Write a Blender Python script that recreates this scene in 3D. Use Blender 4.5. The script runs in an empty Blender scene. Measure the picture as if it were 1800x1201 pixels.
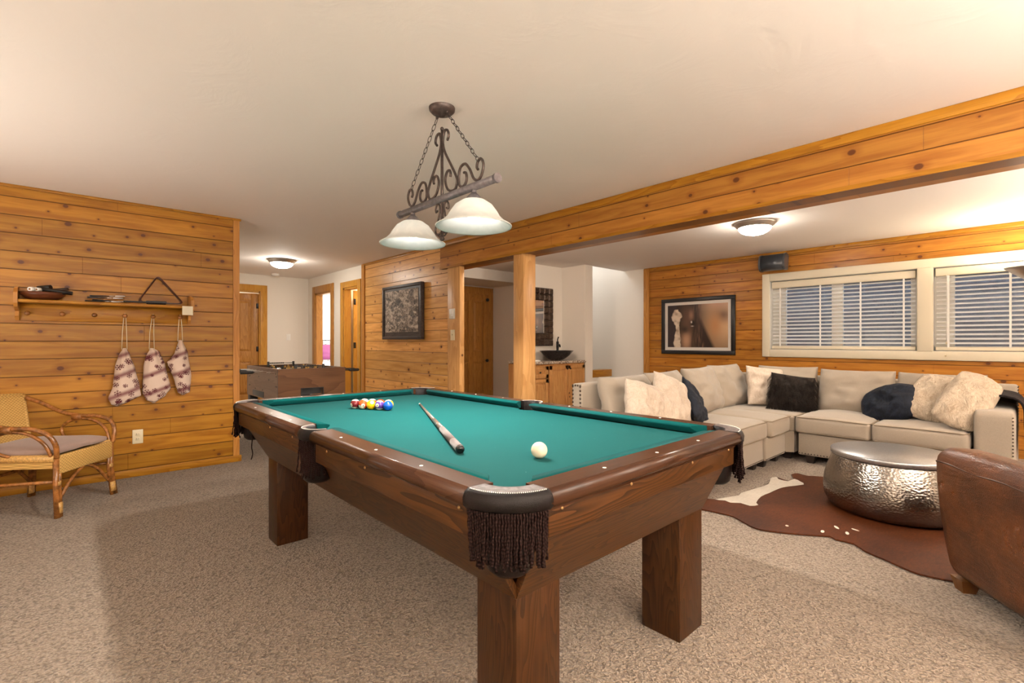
import bpy, bmesh, math, random
from mathutils import Vector, Matrix, noise as mn
random.seed(7)
C = bpy.context.scene.collection
SC = bpy.context.scene
PI = math.pi

# ------------------------------------------------------------------ helpers
def lin(c):
    c = c / 255.0
    return c / 12.92 if c <= 0.04045 else ((c + 0.055) / 1.055) ** 2.4
def rgb(r, g, b): return (lin(r), lin(g), lin(b), 1.0)

class NT:
    def __init__(s, name):
        m = bpy.data.materials.new(name); m.use_nodes = True
        s.m = m; s.t = m.node_tree; s.t.nodes.clear()
        s.out = s.t.nodes.new('ShaderNodeOutputMaterial')
    def n(s, typ, props=None, **ins):
        nd = s.t.nodes.new('ShaderNode' + typ)
        for k, v in (props or {}).items(): setattr(nd, k, v)
        for k, v in ins.items():
            key = int(k[1:]) if k[0] == 'i' and k[1:].isdigit() else k.replace('_', ' ')
            s.put(nd.inputs[key], v)
        return nd
    def put(s, sock, v):
        if hasattr(v, 'is_output'): s.t.links.new(v, sock)
        else: sock.default_value = v
    def math(s, op, a, b=0.0, c=0.0, clamp=False):
        nd = s.t.nodes.new('ShaderNodeMath'); nd.operation = op; nd.use_clamp = clamp
        s.put(nd.inputs[0], a); s.put(nd.inputs[1], b); s.put(nd.inputs[2], c)
        return nd.outputs[0]
    def mix(s, f, a, b, blend='MIX'):
        nd = s.t.nodes.new('ShaderNodeMix'); nd.data_type = 'RGBA'; nd.blend_type = blend
        s.put(nd.inputs[0], f); s.put(nd.inputs[6], a); s.put(nd.inputs[7], b)
        return nd.outputs[2]
    def ramp(s, f, stops):
        nd = s.t.nodes.new('ShaderNodeValToRGB'); e = nd.color_ramp.elements
        while len(e) < len(stops): e.new(0.5)
        for i, (p, c) in enumerate(stops): e[i].position = p; e[i].color = c
        s.put(nd.inputs[0], f); return nd.outputs[0]
    def smooth(s, v, a, b):
        nd = s.t.nodes.new('ShaderNodeMapRange'); nd.interpolation_type = 'SMOOTHSTEP'
        s.put(nd.inputs[0], v); nd.inputs[1].default_value = a; nd.inputs[2].default_value = b
        return nd.outputs[0]
    def obj(s): return s.n('TexCoord').outputs['Object']
    def xyz(s, v):
        o = s.n('SeparateXYZ', Vector=v).outputs; return o[0], o[1], o[2]
    def vec(s, x, y, z): return s.n('CombineXYZ', X=x, Y=y, Z=z).outputs[0]
    def noise(s, v, scale=5, detail=2, rough=0.5, dist=0.0):
        nd = s.n('TexNoise', Vector=v, Scale=scale, Detail=detail, Roughness=rough, Distortion=dist)
        return nd.outputs[0]
    def bump(s, h, strength=0.3, dist=0.01):
        return s.n('Bump', Height=h, Strength=strength, Distance=dist).outputs[0]
    def bsdf(s, col, rough=0.5, normal=None, **kw):
        b = s.n('BsdfPrincipled', Base_Color=col, Roughness=rough)
        if normal is not None: s.put(b.inputs['Normal'], normal)
        for k, v in kw.items(): s.put(b.inputs[k.replace('_', ' ')], v)
        s.t.links.new(b.outputs[0], s.out.inputs[0]); return s.m

def plain(name, col, rough=0.5, nscale=0, nstr=0.2, ndist=0.003, var=0.0, **kw):
    t = NT(name); c = col; nrm = None
    if nscale:
        h = t.noise(t.obj(), nscale, 4, 0.6)
        nrm = t.bump(h, nstr, ndist)
        if var:
            c = t.mix(t.smooth(h, 0.3, 0.7), tuple(x * (1 - var) for x in col[:3]) + (1,), tuple(min(1, x * (1 + var)) for x in col[:3]) + (1,))
    return t.bsdf(c, rough, nrm, **kw)

def emit(name, col, strength):
    t = NT(name); e = t.n('Emission', Color=col, Strength=strength)
    t.t.links.new(e.outputs[0], t.out.inputs[0]); return t.m

def pine_boards(name, axis, z0, c1, c2, sp=0.1395, knot=0.5, rough=0.33, seed=0.0, joints=True):
    t = NT(name); x, y, z = t.xyz(t.obj())
    u = x if axis == 'X' else y
    zz = t.math('DIVIDE', t.math('SUBTRACT', z, z0), sp)
    idx = t.math('FLOOR', zz); fr = t.math('FRACT', zz)
    rn = t.n('TexWhiteNoise', {'noise_dimensions': '1D'}, W=t.math('ADD', idx, seed + 0.37)).outputs[0]
    uu = t.math('ADD', u, t.math('MULTIPLY', rn, 37.0))
    z2 = t.math('ADD', z, t.math('MULTIPLY', idx, 3.17))
    gv = t.vec(t.math('MULTIPLY', uu, 0.9), t.math('MULTIPLY', z2, 9.0), 0.0)
    g1 = t.noise(gv, 2.4, 3, 0.55, 0.6)
    g2 = t.noise(t.vec(t.math('MULTIPLY', uu, 5.0), t.math('MULTIPLY', z2, 160.0), 0.0), 1.0, 2, 0.6)
    vor = t.n('TexVoronoi', {'voronoi_dimensions': '2D'}, Vector=t.vec(uu, t.math('MULTIPLY', z2, 1.25), 0.0), Scale=6.0, Randomness=0.9)
    d = vor.outputs['Distance']; cr = t.xyz(vor.outputs['Color'])
    on = t.math('LESS_THAN', cr[0], knot)
    r = t.math('MULTIPLY_ADD', t.math('POWER', cr[1], 2.0), 0.095, 0.035)
    q = t.math('DIVIDE', d, r)
    kn = t.math('MULTIPLY', t.math('SUBTRACT', 1.0, t.smooth(q, 0.75, 1.25)), on)
    halo = t.math('MULTIPLY', t.math('SUBTRACT', 1.0, t.smooth(q, 0.9, 3.6)), on)
    col = t.mix(t.smooth(g1, 0.3, 0.72), c1, c2)
    col = t.mix(t.math('MULTIPLY', t.smooth(g2, 0.35, 0.8), 0.22), col, tuple(v * 0.55 for v in c2[:3]) + (1,))
    bv = t.math('MULTIPLY_ADD', rn, 0.30, 0.84)
    col = t.mix(1.0, col, t.vec(bv, t.math('MULTIPLY_ADD', rn, 0.26, 0.86), bv), 'MULTIPLY')
    col = t.mix(t.math('MULTIPLY', halo, 0.40), col, (c2[0] * 0.55, c2[1] * 0.38, c2[2] * 0.3, 1))
    col = t.mix(t.math('MULTIPLY', kn, 0.93), col, (0.095, 0.028, 0.010, 1))
    gd = t.math('MULTIPLY', t.math('MINIMUM', fr, t.math('SUBTRACT', 1.0, fr)), sp)
    gr = t.math('SUBTRACT', 1.0, t.smooth(gd, 0.0014, 0.0052))
    if joints:
        jf = t.math('FRACT', t.math('DIVIDE', uu, 2.35))
        jn = t.math('SUBTRACT', 1.0, t.smooth(t.math('MULTIPLY', jf, 2.35), 0.0005, 0.003))
        gr = t.math('MAXIMUM', gr, t.math('MULTIPLY', jn, 0.8))
    col = t.mix(t.math('MULTIPLY', gr, 0.88), col, (c2[0] * 0.22, c2[1] * 0.16, c2[2] * 0.12, 1))
    h = t.math('SUBTRACT', t.math('MULTIPLY', g1, 0.10), gr)
    h = t.math('SUBTRACT', h, t.math('MULTIPLY', kn, 0.06))
    return t.bsdf(col, rough, t.bump(h, 0.55, 0.006), Specular_IOR_Level=0.28)

def wood(name, axis, c1, c2, dark=None, ring=22.0, rough=0.35, knot=0.0, fine=0.25, wavy=1.0, spec=0.25):
    """plain sawn board: long rings along axis"""
    t = NT(name); x, y, z = t.xyz(t.obj())
    a = {'X': x, 'Y': y, 'Z': z}[axis]
    o = [v for k, v in zip('XYZ', (x, y, z)) if k != axis]
    la = t.math('MULTIPLY', a, 0.16)
    v = t.vec(la, o[0], o[1])
    w = t.noise(v, 5.5 * wavy, 3, 0.5, 0.3)
    ph = t.math('MULTIPLY', w, ring)
    rg = t.math('FRACT', ph)
    rg = t.math('POWER', rg, 1.6)
    f = t.noise(t.vec(t.math('MULTIPLY', a, 6.0), t.math('MULTIPLY', o[0], 170.0), t.math('MULTIPLY', o[1], 170.0)), 1.0, 2, 0.6)
    lo = t.noise(v, 3.0, 2, 0.5)
    k = t.math('ADD', t.math('MULTIPLY', rg, 0.75), t.math('MULTIPLY', lo, 0.4), clamp=True)
    col = t.mix(k, c1, c2)
    col = t.mix(t.math('MULTIPLY', t.smooth(f, 0.4, 0.75), fine), col, dark or tuple(q * 0.4 for q in c2[:3]) + (1,))
    if knot:
        vor = t.n('TexVoronoi', {}, Vector=t.vec(x, y, z), Scale=5.0, Randomness=0.95)
        kn = t.math('MULTIPLY', t.math('SUBTRACT', 1.0, t.smooth(vor.outputs['Distance'], 0.05, 0.10)), t.math('LESS_THAN', t.xyz(vor.outputs['Color'])[0], knot))
        col = t.mix(t.math('MULTIPLY', kn, 0.85), col, (0.09, 0.03, 0.01, 1))
    return t.bsdf(col, rough, t.bump(t.math('ADD', t.math('MULTIPLY', rg, 0.5), f), 0.12, 0.002), Specular_IOR_Level=spec)

class MB:
    def __init__(s): s.bm = bmesh.new(); s.mi = 0
    def _faces(s, fs, smooth=False):
        for f in fs: f.material_index = s.mi; f.smooth = smooth
    def merge(s, b2, M=None):
        if M is not None: bmesh.ops.transform(b2, matrix=M, verts=b2.verts)
        mp = {v: s.bm.verts.new(v.co) for v in b2.verts}
        for f in b2.faces:
            try:
                nf = s.bm.faces.new([mp[v] for v in f.verts]); nf.smooth = f.smooth; nf.material_index = s.mi
            except ValueError: pass
        b2.free(); return s
    def box(s, x0, x1, y0, y1, z0, z1, bev=0.0, seg=2, M=None):
        b = bmesh.new(); bmesh.ops.create_cube(b, size=1.0)
        bmesh.ops.scale(b, vec=(abs(x1 - x0), abs(y1 - y0), abs(z1 - z0)), verts=b.verts)
        bmesh.ops.translate(b, vec=((x0 + x1) / 2, (y0 + y1) / 2, (z0 + z1) / 2), verts=b.verts)
        if bev: 
            bmesh.ops.bevel(b, geom=list(b.edges), offset=bev, segments=seg, profile=0.5, affect='EDGES')
            if seg > 1:
                for f in b.faces: f.smooth = True
        return s.merge(b, M)
    def hull(s, pts, M=None):
        b = bmesh.new(); vs = [b.verts.new(p) for p in pts]
        bmesh.ops.convex_hull(b, input=vs); bmesh.ops.dissolve_limit(b, angle_limit=0.01, verts=b.verts, edges=b.edges)
        return s.merge(b, M)
    def tube(s, pts, r, seg=8, closed=False, cap=True, M=None, flat=1.0):
        pts = [Vector(p) for p in pts]; n = len(pts)
        rr = r if isinstance(r, (list, tuple)) else [r] * n
        b = bmesh.new(); rings = []; up = None
        for i, p in enumerate(pts):
            if closed: d = pts[(i + 1) % n] - pts[i - 1]
            else: d = pts[min(i + 1, n - 1)] - pts[max(i - 1, 0)]
            d = d.normalized() if d.length > 1e-9 else Vector((0, 0, 1))
            if up is None:
                up = Vector((0, 0, 1)) if abs(d.z) < 0.9 else Vector((1, 0, 0))
            up = (up - d * up.dot(d)); up = up.normalized() if up.length > 1e-6 else d.orthogonal().normalized()
            sd = d.cross(up)
            rings.append([b.verts.new(p + (sd * math.cos(2 * PI * k / seg) + up * (math.sin(2 * PI * k / seg) * flat)) * rr[i]) for k in range(seg)])
        for i in range(n if closed else n - 1):
            A, B = rings[i], rings[(i + 1) % n]
            for k in range(seg):
                f = b.faces.new((A[k], A[(k + 1) % seg], B[(k + 1) % seg], B[k])); f.smooth = True
        if cap and not closed:
            b.faces.new(rings[0][::-1]); b.faces.new(rings[-1])
        return s.merge(b, M)
    def lathe(s, prof, c=(0, 0, 0), seg=32, M=None, cap=False):
        b = bmesh.new(); rings = []
        for r, z in prof:
            if r < 1e-6: rings.append([b.verts.new((c[0], c[1], c[2] + z))])
            else: rings.append([b.verts.new((c[0] + r * math.cos(2 * PI * k / seg), c[1] + r * math.sin(2 * PI * k / seg), c[2] + z)) for k in range(seg)])
        for A, B in zip(rings, rings[1:]):
            for k in range(seg):
                k2 = (k + 1) % seg
                q = [A[0]] if len(A) == 1 else [A[k], A[k2]]
                q += [B[0]] if len(B) == 1 else [B[k2], B[k]]
                if len(q) > 2:
                    f = b.faces.new(q); f.smooth = True
        if cap:
            if len(rings[0]) > 1: b.faces.new(rings[0][::-1])
            if len(rings[-1]) > 1: b.faces.new(rings[-1])
        return s.merge(b, M)
    def ball(s, c, r, seg=20, sc=(1, 1, 1), M=None):
        b = bmesh.new(); bmesh.ops.create_uvsphere(b, u_segments=seg, v_segments=max(6, seg // 2), radius=r)
        for f in b.faces: f.smooth = True
        bmesh.ops.scale(b, vec=sc, verts=b.verts); bmesh.ops.translate(b, vec=c, verts=b.verts)
        return s.merge(b, M)
    def prism(s, poly, z0, z1, M=None, smooth=False):
        b = bmesh.new()
        A = [b.verts.new((p[0], p[1], z0)) for p in poly]; B = [b.verts.new((p[0], p[1], z1)) for p in poly]
        n = len(poly)
        b.faces.new(A[::-1]); b.faces.new(B)
        for k in range(n):
            f = b.faces.new((A[k], A[(k + 1) % n], B[(k + 1) % n], B[k])); f.smooth = smooth
        return s.merge(b, M)
    def grid(s, fn, nu, nv, M=None, wrapu=False):
        b = bmesh.new()
        V = [[b.verts.new(fn(i / nu, j / nv)) for j in range(nv + 1)] for i in range(nu if wrapu else nu + 1)]
        for i in range(nu):
            for j in range(nv):
                i2 = (i + 1) % nu if wrapu else i + 1
                f = b.faces.new((V[i][j], V[i2][j], V[i2][j + 1], V[i][j + 1])); f.smooth = True
        return s.merge(b, M)
    def soft(s, sx, sy, sz, r=0.05, crown=0.0, n=14, M=None, wob=0.0, seed=0, side=0.0):
        """upholstered block centred at the origin: rounded edges, crowned top"""
        b = bmesh.new(); bmesh.ops.create_cube(b, size=2.0)
        bmesh.ops.subdivide_edges(b, edges=list(b.edges), cuts=n, use_grid_fill=True)
        h = Vector((sx / 2, sy / 2, sz / 2))
        for v in b.verts:
            p = Vector((v.co.x * h.x, v.co.y * h.y, v.co.z * h.z)); u, w = v.co.x, v.co.y
            # denser near the border
            q = Vector((max(-h.x + r, min(h.x - r, p.x)), max(-h.y + r, min(h.y - r, p.y)), max(-h.z + r, min(h.z - r, p.z))))
            d = p - q
            if d.length > 1e-9:
                # map cube corner region onto the sphere of radius r
                m = max(abs(d.x), abs(d.y), abs(d.z)); d = d.normalized() * m
                p = q + d
            f = (1 - u * u) * (1 - w * w)
            if v.co.z > 0: p.z += crown * f * v.co.z
            if side:
                g = (1 - v.co.z ** 2)
                p.y += side * w * g * (1 - u * u); p.x += side * u * g * (1 - w * w)
            if wob:
                nz = mn.noise(p * 7 + Vector((seed * 5.1, seed * 3.3, seed)))
                p += Vector((0, 0, 1)) * nz * wob
            v.co = p
        for f in b.faces: f.smooth = True
        return s.merge(b, M)
    def pillow(s, w, h, t, M=None, n=26, pinch=0.10, wob=0.012, seed=0, power=0.55, sag=0.0, rnd=0.25):
        """knife-edge cushion in the local XY plane, Z is thickness"""
        b = bmesh.new(); S = Vector((seed * 3.7, seed * 1.9, seed * 0.7))
        def P(u, v, sgn):
            x, y = u * math.sqrt(1 - rnd * v * v / 2), v * math.sqrt(1 - rnd * u * u / 2)
            ex = 1 - pinch * (1 - abs(v) ** 2.2) * 1.0
            ey = 1 - pinch * (1 - abs(u) ** 2.2) * 1.0
            X = x * w / 2 * (ex if True else 1); Y = y * h / 2 * ey
            k = max(0.0, (1 - abs(u) ** 2.6) * (1 - abs(v) ** 2.6)) ** power
            nz = mn.noise(Vector((u * 2.2, v * 2.2, sgn)) + S) * wob * 2 + mn.noise(Vector((u * 5, v * 5, sgn * 2)) + S) * wob
            if sag: Y += -sag * (1 - u * u) * (0.5 + 0.5 * v)
            return Vector((X, Y, sgn * (t / 2 * k) + nz * (0.25 + k)))
        top = {}; bot = {}
        for i in range(n + 1):
            for j in range(n + 1):
                u = math.sin((2 * i / n - 1) * PI / 2) * 0.55 + (2 * i / n - 1) * 0.45; v = math.sin((2 * j / n - 1) * PI / 2) * 0.55 + (2 * j / n - 1) * 0.45
                edge = i in (0, n) or j in (0, n)
                a = b.verts.new(P(u, v, 1)); top[i, j] = a
                bot[i, j] = a if edge else b.verts.new(P(u, v, -1))
        for i in range(n):
            for j in range(n):
                f = b.faces.new((top[i, j], top[i + 1, j], top[i + 1, j + 1], top[i, j + 1])); f.smooth = True
                f = b.faces.new((bot[i, j + 1], bot[i + 1, j + 1], bot[i + 1, j], bot[i, j])); f.smooth = True
        return s.merge(b, M)
    def build(s, name, mats, parent=None, smooth_angle=None):
        bmesh.ops.recalc_face_normals(s.bm, faces=s.bm.faces)
        me = bpy.data.meshes.new(name)
        if parent is not None:
            W = Matrix.Identity(4); q = parent
            chain = []
            while q is not None: chain.append(q); q = q.parent
            for q in reversed(chain):
                W = W @ Matrix.LocRotScale(q.location, q.rotation_euler, q.scale)
            bmesh.ops.transform(s.bm, matrix=W.inverted(), verts=s.bm.verts)
        s.bm.to_mesh(me); s.bm.free()
        for m in (mats if isinstance(mats, (list, tuple)) else [mats]): me.materials.append(m)
        o = bpy.data.objects.new(name, me); C.objects.link(o)
        if parent is not None: o.parent = parent
        return o

def tag(o, label, cat, group=None, kind=None):
    o['label'] = label; o['category'] = cat
    if group: o['group'] = group
    if kind: o['kind'] = kind
    return o
def thing(name, label, cat, loc=(0, 0, 0), group=None):
    o = bpy.data.objects.new(name, None); C.objects.link(o); o.empty_display_size = 0.05
    o.location = loc; return tag(o, label, cat, group)
def struct(o, label=None):
    o['kind'] = 'structure'
    if label: o['label'] = label
    return o
def dup(root, loc=None, rotz=None, label=None):
    r = root.copy(); C.objects.link(r)
    if loc is not None: r.location = loc
    if rotz is not None: r.rotation_euler = (0, 0, rotz)
    if label: r['label'] = label
    for ch in list(root.children):
        c = ch.copy(); C.objects.link(c); c.parent = r
        for g in list(ch.children):
            d = g.copy(); C.objects.link(d); d.parent = c
    return r
def subsurf(o, lv=1):
    m = o.modifiers.new('subsurf', 'SUBSURF'); m.levels = lv; m.render_levels = lv
def MX(o, x, y, z):
    """matrix from origin and three axes"""
    x, y, z = Vector(x).normalized(), Vector(y).normalized(), Vector(z).normalized()
    return Matrix(((x.x, y.x, z.x, o[0]), (x.y, y.y, z.y, o[1]), (x.z, y.z, z.z, o[2]), (0, 0, 0, 1)))
def crom(pts, k=6, closed=False):
    P = [Vector(p) for p in pts]; n = len(P); out = []
    rng = range(n if closed else n - 1)
    for i in rng:
        p0 = P[(i - 1) % n] if closed else P[max(i - 1, 0)]; p1 = P[i]; p2 = P[(i + 1) % n]; p3 = P[(i + 2) % n] if closed else P[min(i + 2, n - 1)]
        for j in range(k):
            t = j / k
            out.append(0.5 * ((2 * p1) + (p2 - p0) * t + (2 * p0 - 5 * p1 + 4 * p2 - p3) * t * t + (3 * p1 - p0 - 3 * p2 + p3) * t ** 3))
    if not closed: out.append(P[-1])
    return out

# ------------------------------------------------------------------ materials
PB1, PB2 = (0.42, 0.190, 0.016, 1), (0.275, 0.105, 0.008, 1)
M = {}
M['pine_left'] = pine_boards('pine_left', 'X', 0.068, PB1, PB2, seed=3)
M['pine_centre'] = pine_boards('pine_centre', 'Y', 0.069, (0.74, 0.395, 0.130, 1), (0.56, 0.265, 0.066, 1), seed=11, knot=0.42)  # albedo raised to stand in for pendant and hall light on this wall
M['pine_window'] = pine_boards('pine_window', 'Y', 0.089, (0.42, 0.178, 0.025, 1), (0.28, 0.100, 0.013, 1), seed=29)
M['pine_beam'] = pine_boards('pine_beam', 'Y', 2.0686, (0.44, 0.190, 0.034, 1), (0.31, 0.115, 0.018, 1), sp=0.1295, seed=41, knot=0.35)
M['pine_x'] = wood('pine_x', 'X', PB1, PB2, ring=9, knot=0.25)
M['pine_y'] = wood('pine_y', 'Y', PB1, PB2, ring=9, knot=0.25)
M['pine_z'] = wood('pine_z', 'Z', (0.52, 0.24, 0.055, 1), (0.36, 0.145, 0.028, 1), ring=10, knot=0.2)
M['pine_post'] = wood('pine_post', 'Z', (0.68, 0.38, 0.15, 1), (0.52, 0.26, 0.085, 1), ring=8, knot=0.15)
M['pine_door'] = wood('pine_door', 'Z', (0.50, 0.24, 0.055, 1), (0.36, 0.15, 0.03, 1), ring=12)
M['pine_gold'] = wood('pine_gold', 'Z', (0.58, 0.30, 0.05, 1), (0.46, 0.20, 0.028, 1), ring=10)
M['alder'] = wood('alder', 'Z', (0.54, 0.28, 0.10, 1), (0.42, 0.19, 0.06, 1), ring=9, knot=0.2)
M['walnut_x'] = wood('walnut_x', 'X', (0.095, 0.036, 0.009, 1), (0.014, 0.0045, 0.0015, 1), ring=30, rough=0.36, wavy=0.9)
M['walnut_y'] = wood('walnut_y', 'Y', (0.095, 0.036, 0.009, 1), (0.014, 0.0045, 0.0015, 1), ring=30, rough=0.36, wavy=0.9)
M['walnut_z'] = wood('walnut_z', 'Z', (0.062, 0.023, 0.0065, 1), (0.018, 0.006, 0.002, 1), ring=26, rough=0.35)
M['rail_x'] = wood('rail_x', 'X', (0.066, 0.027, 0.013, 1), (0.040, 0.016, 0.008, 1), ring=7, rough=0.24, fine=0.4)
M['rail_y'] = wood('rail_y', 'Y', (0.066, 0.027, 0.013, 1), (0.040, 0.016, 0.008, 1), ring=7, rough=0.24, fine=0.4)
M['foos_x'] = wood('foos_x', 'X', (0.17, 0.080, 0.036, 1), (0.095, 0.040, 0.017, 1), ring=10, rough=0.35, wavy=0.6)
M['foos_y'] = wood('foos_y', 'Y', (0.30, 0.185, 0.115, 1), (0.24, 0.14, 0.085, 1), ring=4, rough=0.4)

def plaster(name, col, s=5.0, st=0.22):
    t = NT(name); v = t.obj()
    a = t.smooth(t.noise(v, s, 5, 0.6, 0.8), 0.42, 0.62)
    return t.bsdf(col, 0.75, t.bump(a, st, 0.012), Specular_IOR_Level=0.25)
M['ceiling'] = plaster('ceiling_plaster', (0.82, 0.76, 0.71, 1), 2.6, 0.08)
M['wall_white'] = plaster('wall_plaster', (0.74, 0.685, 0.61, 1), 5.0, 0.04)
M['cream'] = plain('cream_paint', (0.66, 0.59, 0.45, 1), 0.4)
M['white'] = plain('white_paint', (0.78, 0.77, 0.74, 1), 0.4)
M['almond'] = plain('almond_plastic', (0.70, 0.61, 0.42, 1), 0.35)
M['white_plastic'] = plain('white_plastic', (0.78, 0.76, 0.72, 1), 0.35)

def carpet():
    t = NT('carpet'); v = t.obj()
    w = t.n('VectorMath', {'operation': 'ADD'}, i0=v, i1=t.n('VectorMath', {'operation': 'SCALE'}, i0=t.n('TexNoise', Vector=v, Scale=70.0, Detail=1.0).outputs['Color'], Scale=0.018).outputs[0]).outputs[0]
    vo = t.n('TexVoronoi', {'feature': 'SMOOTH_F1'}, Vector=w, Scale=105.0)
    h = t.math('SUBTRACT', 1.0, t.math('MULTIPLY', vo.outputs['Distance'], 1.5))
    n1 = t.noise(v, 160, 2, 0.6); big = t.noise(v, 1.8, 3, 0.55)
    k = t.math('ADD', t.math('MULTIPLY', h, 0.75), t.math('MULTIPLY', n1, 0.45))
    col = t.ramp(k, [(0.20, (0.125, 0.092, 0.067, 1)), (0.55, (0.265, 0.207, 0.156, 1)), (0.88, (0.375, 0.302, 0.236, 1))])
    col = t.mix(t.math('MULTIPLY', t.smooth(big, 0.35, 0.7), 0.16), col, (0.27, 0.20, 0.14, 1))
    return t.bsdf(col, 0.95, t.bump(k, 0.9, 0.012), Specular_IOR_Level=0.05, Sheen_Weight=0.15)
M['carpet'] = carpet()

def felt():
    t = NT('felt'); v = t.obj()
    f = t.noise(v, 400, 2, 0.7); g = t.noise(v, 6, 4, 0.6)
    sp = t.n('TexVoronoi', {}, Vector=v, Scale=26.0)
    dot = t.math('MULTIPLY', t.math('SUBTRACT', 1.0, t.smooth(sp.outputs['Distance'], 0.03, 0.07)), t.math('LESS_THAN', t.xyz(sp.outputs['Color'])[0], 0.16))
    c = t.mix(f, (0.0015, 0.053, 0.053, 1), (0.003, 0.081, 0.083, 1))
    c = t.mix(t.math('MULTIPLY', g, 0.25), c, (0.005, 0.09, 0.086, 1))
    c = t.mix(t.math('MULTIPLY', dot, 0.35), c, (0.3, 0.5, 0.47, 1))
    return t.bsdf(c, 0.9, t.bump(f, 0.15, 0.001), Specular_IOR_Level=0.05, Sheen_Weight=0.02)
M['felt'] = felt()
def leather(name, c1, c2, rough=0.38, sc=9.0, wr=0.35, spec=0.5):
    t = NT(name); v = t.obj()
    a = t.noise(v, sc, 4, 0.6, 0.6); b = t.n('TexVoronoi', {'feature': 'DISTANCE_TO_EDGE'}, Vector=v, Scale=sc * 30).outputs['Distance']
    cr = t.noise(t.n('Mapping', Vector=v, Scale=(3.0, 3.0, 14.0), Rotation=(0.6, 0.3, 0.0)).outputs[0], 2.2, 3, 0.6, 1.5)
    sc2 = t.math('SUBTRACT', 1.0, t.smooth(t.math('ABSOLUTE', t.math('SUBTRACT', cr, 0.52)), 0.002, 0.014))
    c = t.mix(t.smooth(a, 0.3, 0.7), c1, c2)
    c = t.mix(t.math('MULTIPLY', sc2, wr * 0.5), c, tuple(min(1, q * 2.0 + 0.02) for q in c1[:3]) + (1,))
    h = t.math('ADD', t.math('MULTIPLY', t.smooth(b, 0.0, 0.2), 0.25), t.math('MULTIPLY', cr, wr * 2))
    return t.bsdf(c, t.math('MULTIPLY_ADD', a, 0.25, rough - 0.12), t.bump(h, 0.35, 0.004), Specular_IOR_Level=spec)
M['leather_chair'] = leather('brown_leather', (0.105, 0.031, 0.007, 1), (0.036, 0.010, 0.003, 1), 0.30, 5.0, 1.0)
M['leather_dark'] = leather('dark_leather', (0.009, 0.0055, 0.005, 1), (0.004, 0.0028, 0.0026, 1), 0.42, 14.0, 0.2, 0.22)
M['leather_top'] = leather('tooled_leather', (0.12, 0.09, 0.085, 1), (0.045, 0.03, 0.028, 1), 0.35, 60.0, 0.2)
def yarn(name, c1, c2):
    t = NT(name); x, y, z = t.xyz(t.obj())
    s = t.math('SINE', t.math('ADD', t.math('MULTIPLY', z, 700.0), t.math('MULTIPLY', t.math('ADD', x, y), 500.0)))
    k = t.math('MULTIPLY_ADD', s, 0.5, 0.5)
    return t.bsdf(t.mix(k, c1, c2), 0.8, t.bump(k, 0.6, 0.002), Specular_IOR_Level=0.08)
M['yarn'] = yarn('fringe_yarn', (0.006, 0.003, 0.0025, 1), (0.026, 0.012, 0.010, 1))
def fabric(name, c, s=900.0, var=0.10, rough=0.85, st=0.25, sheen=0.2):
    t = NT(name); x, y, z = t.xyz(t.obj()); v = t.obj()
    a = t.noise(t.vec(t.math('MULTIPLY', x, s), t.math('MULTIPLY', y, s * 0.15), t.math('MULTIPLY', z, s * 0.3)), 1.0, 1, 0.5)
    b = t.noise(t.vec(t.math('MULTIPLY', x, s * 0.15), t.math('MULTIPLY', y, s), t.math('MULTIPLY', z, s)), 1.0, 1, 0.5)
    k = t.math('MULTIPLY', t.math('ADD', a, b), 0.5)
    g = t.noise(v, 5.0, 3, 0.6)
    lo, hi = tuple(q * (1 - var) for q in c[:3]) + (1,), tuple(min(1, q * (1 + var)) for q in c[:3]) + (1,)
    col = t.mix(t.smooth(k, 0.3, 0.7), lo, hi)
    col = t.mix(t.math('MULTIPLY', g, 0.25), col, lo)
    return t.bsdf(col, rough, t.bump(k, st, 0.0015), Specular_IOR_Level=0.15, Sheen_Weight=sheen)
M['linen'] = fabric('sofa_linen', (0.295, 0.243, 0.190, 1))
M['linen_dark'] = plain('sofa_piping', (0.20, 0.15, 0.10, 1), 0.8)
M['taupe'] = fabric('taupe_cushion', (0.33, 0.235, 0.205, 1), 700, 0.12)
def fur(name, c1, c2, sc=60.0, st=0.8, d=0.012, rough=0.7, sheen=0.15):
    t = NT(name); v = t.obj()
    w = t.n('VectorMath', {'operation': 'ADD'}, i0=v, i1=t.n('VectorMath', {'operation': 'SCALE'}, i0=t.n('TexNoise', Vector=v, Scale=9.0, Detail=2.0).outputs['Color'], Scale=0.12).outputs[0]).outputs[0]
    st_ = t.noise(t.n('Mapping', Vector=w, Scale=(4.0, 4.0, 0.9)).outputs[0], sc, 3, 0.7, 0.4)
    cl = t.noise(v, 16.0, 3, 0.6, 0.5)
    k = t.math('ADD', t.math('MULTIPLY', st_, 0.6), t.math('MULTIPLY', cl, 0.4))
    return t.bsdf(t.mix(t.smooth(k, 0.33, 0.64), c1, c2), rough, t.bump(k, st, d), Specular_IOR_Level=0.2, Sheen_Weight=sheen, Sheen_Roughness=0.4)
M['fur_cream'] = fur('cream_fur', (0.44, 0.33, 0.23, 1), (0.68, 0.56, 0.42, 1), 26, 1.0, 0.03)
M['fur_ivory'] = fur('ivory_plush', (0.43, 0.345, 0.27, 1), (0.54, 0.45, 0.36, 1), 22, 0.45, 0.012)
M['fur_brown'] = fur('brown_fur', (0.004, 0.0025, 0.002, 1), (0.030, 0.019, 0.013, 1), 26, 1.0, 0.03, 0.7, 0.03)
M['fur_black'] = fur('black_fur', (0.003, 0.002, 0.0025, 1), (0.016, 0.010, 0.011, 1), 24, 0.9, 0.02, 0.7, 0.02)
M['navy'] = fur('navy_plush', (0.002, 0.003, 0.006, 1), (0.010, 0.014, 0.026, 1), 18, 0.5, 0.012, 0.6, 0.03)
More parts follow.
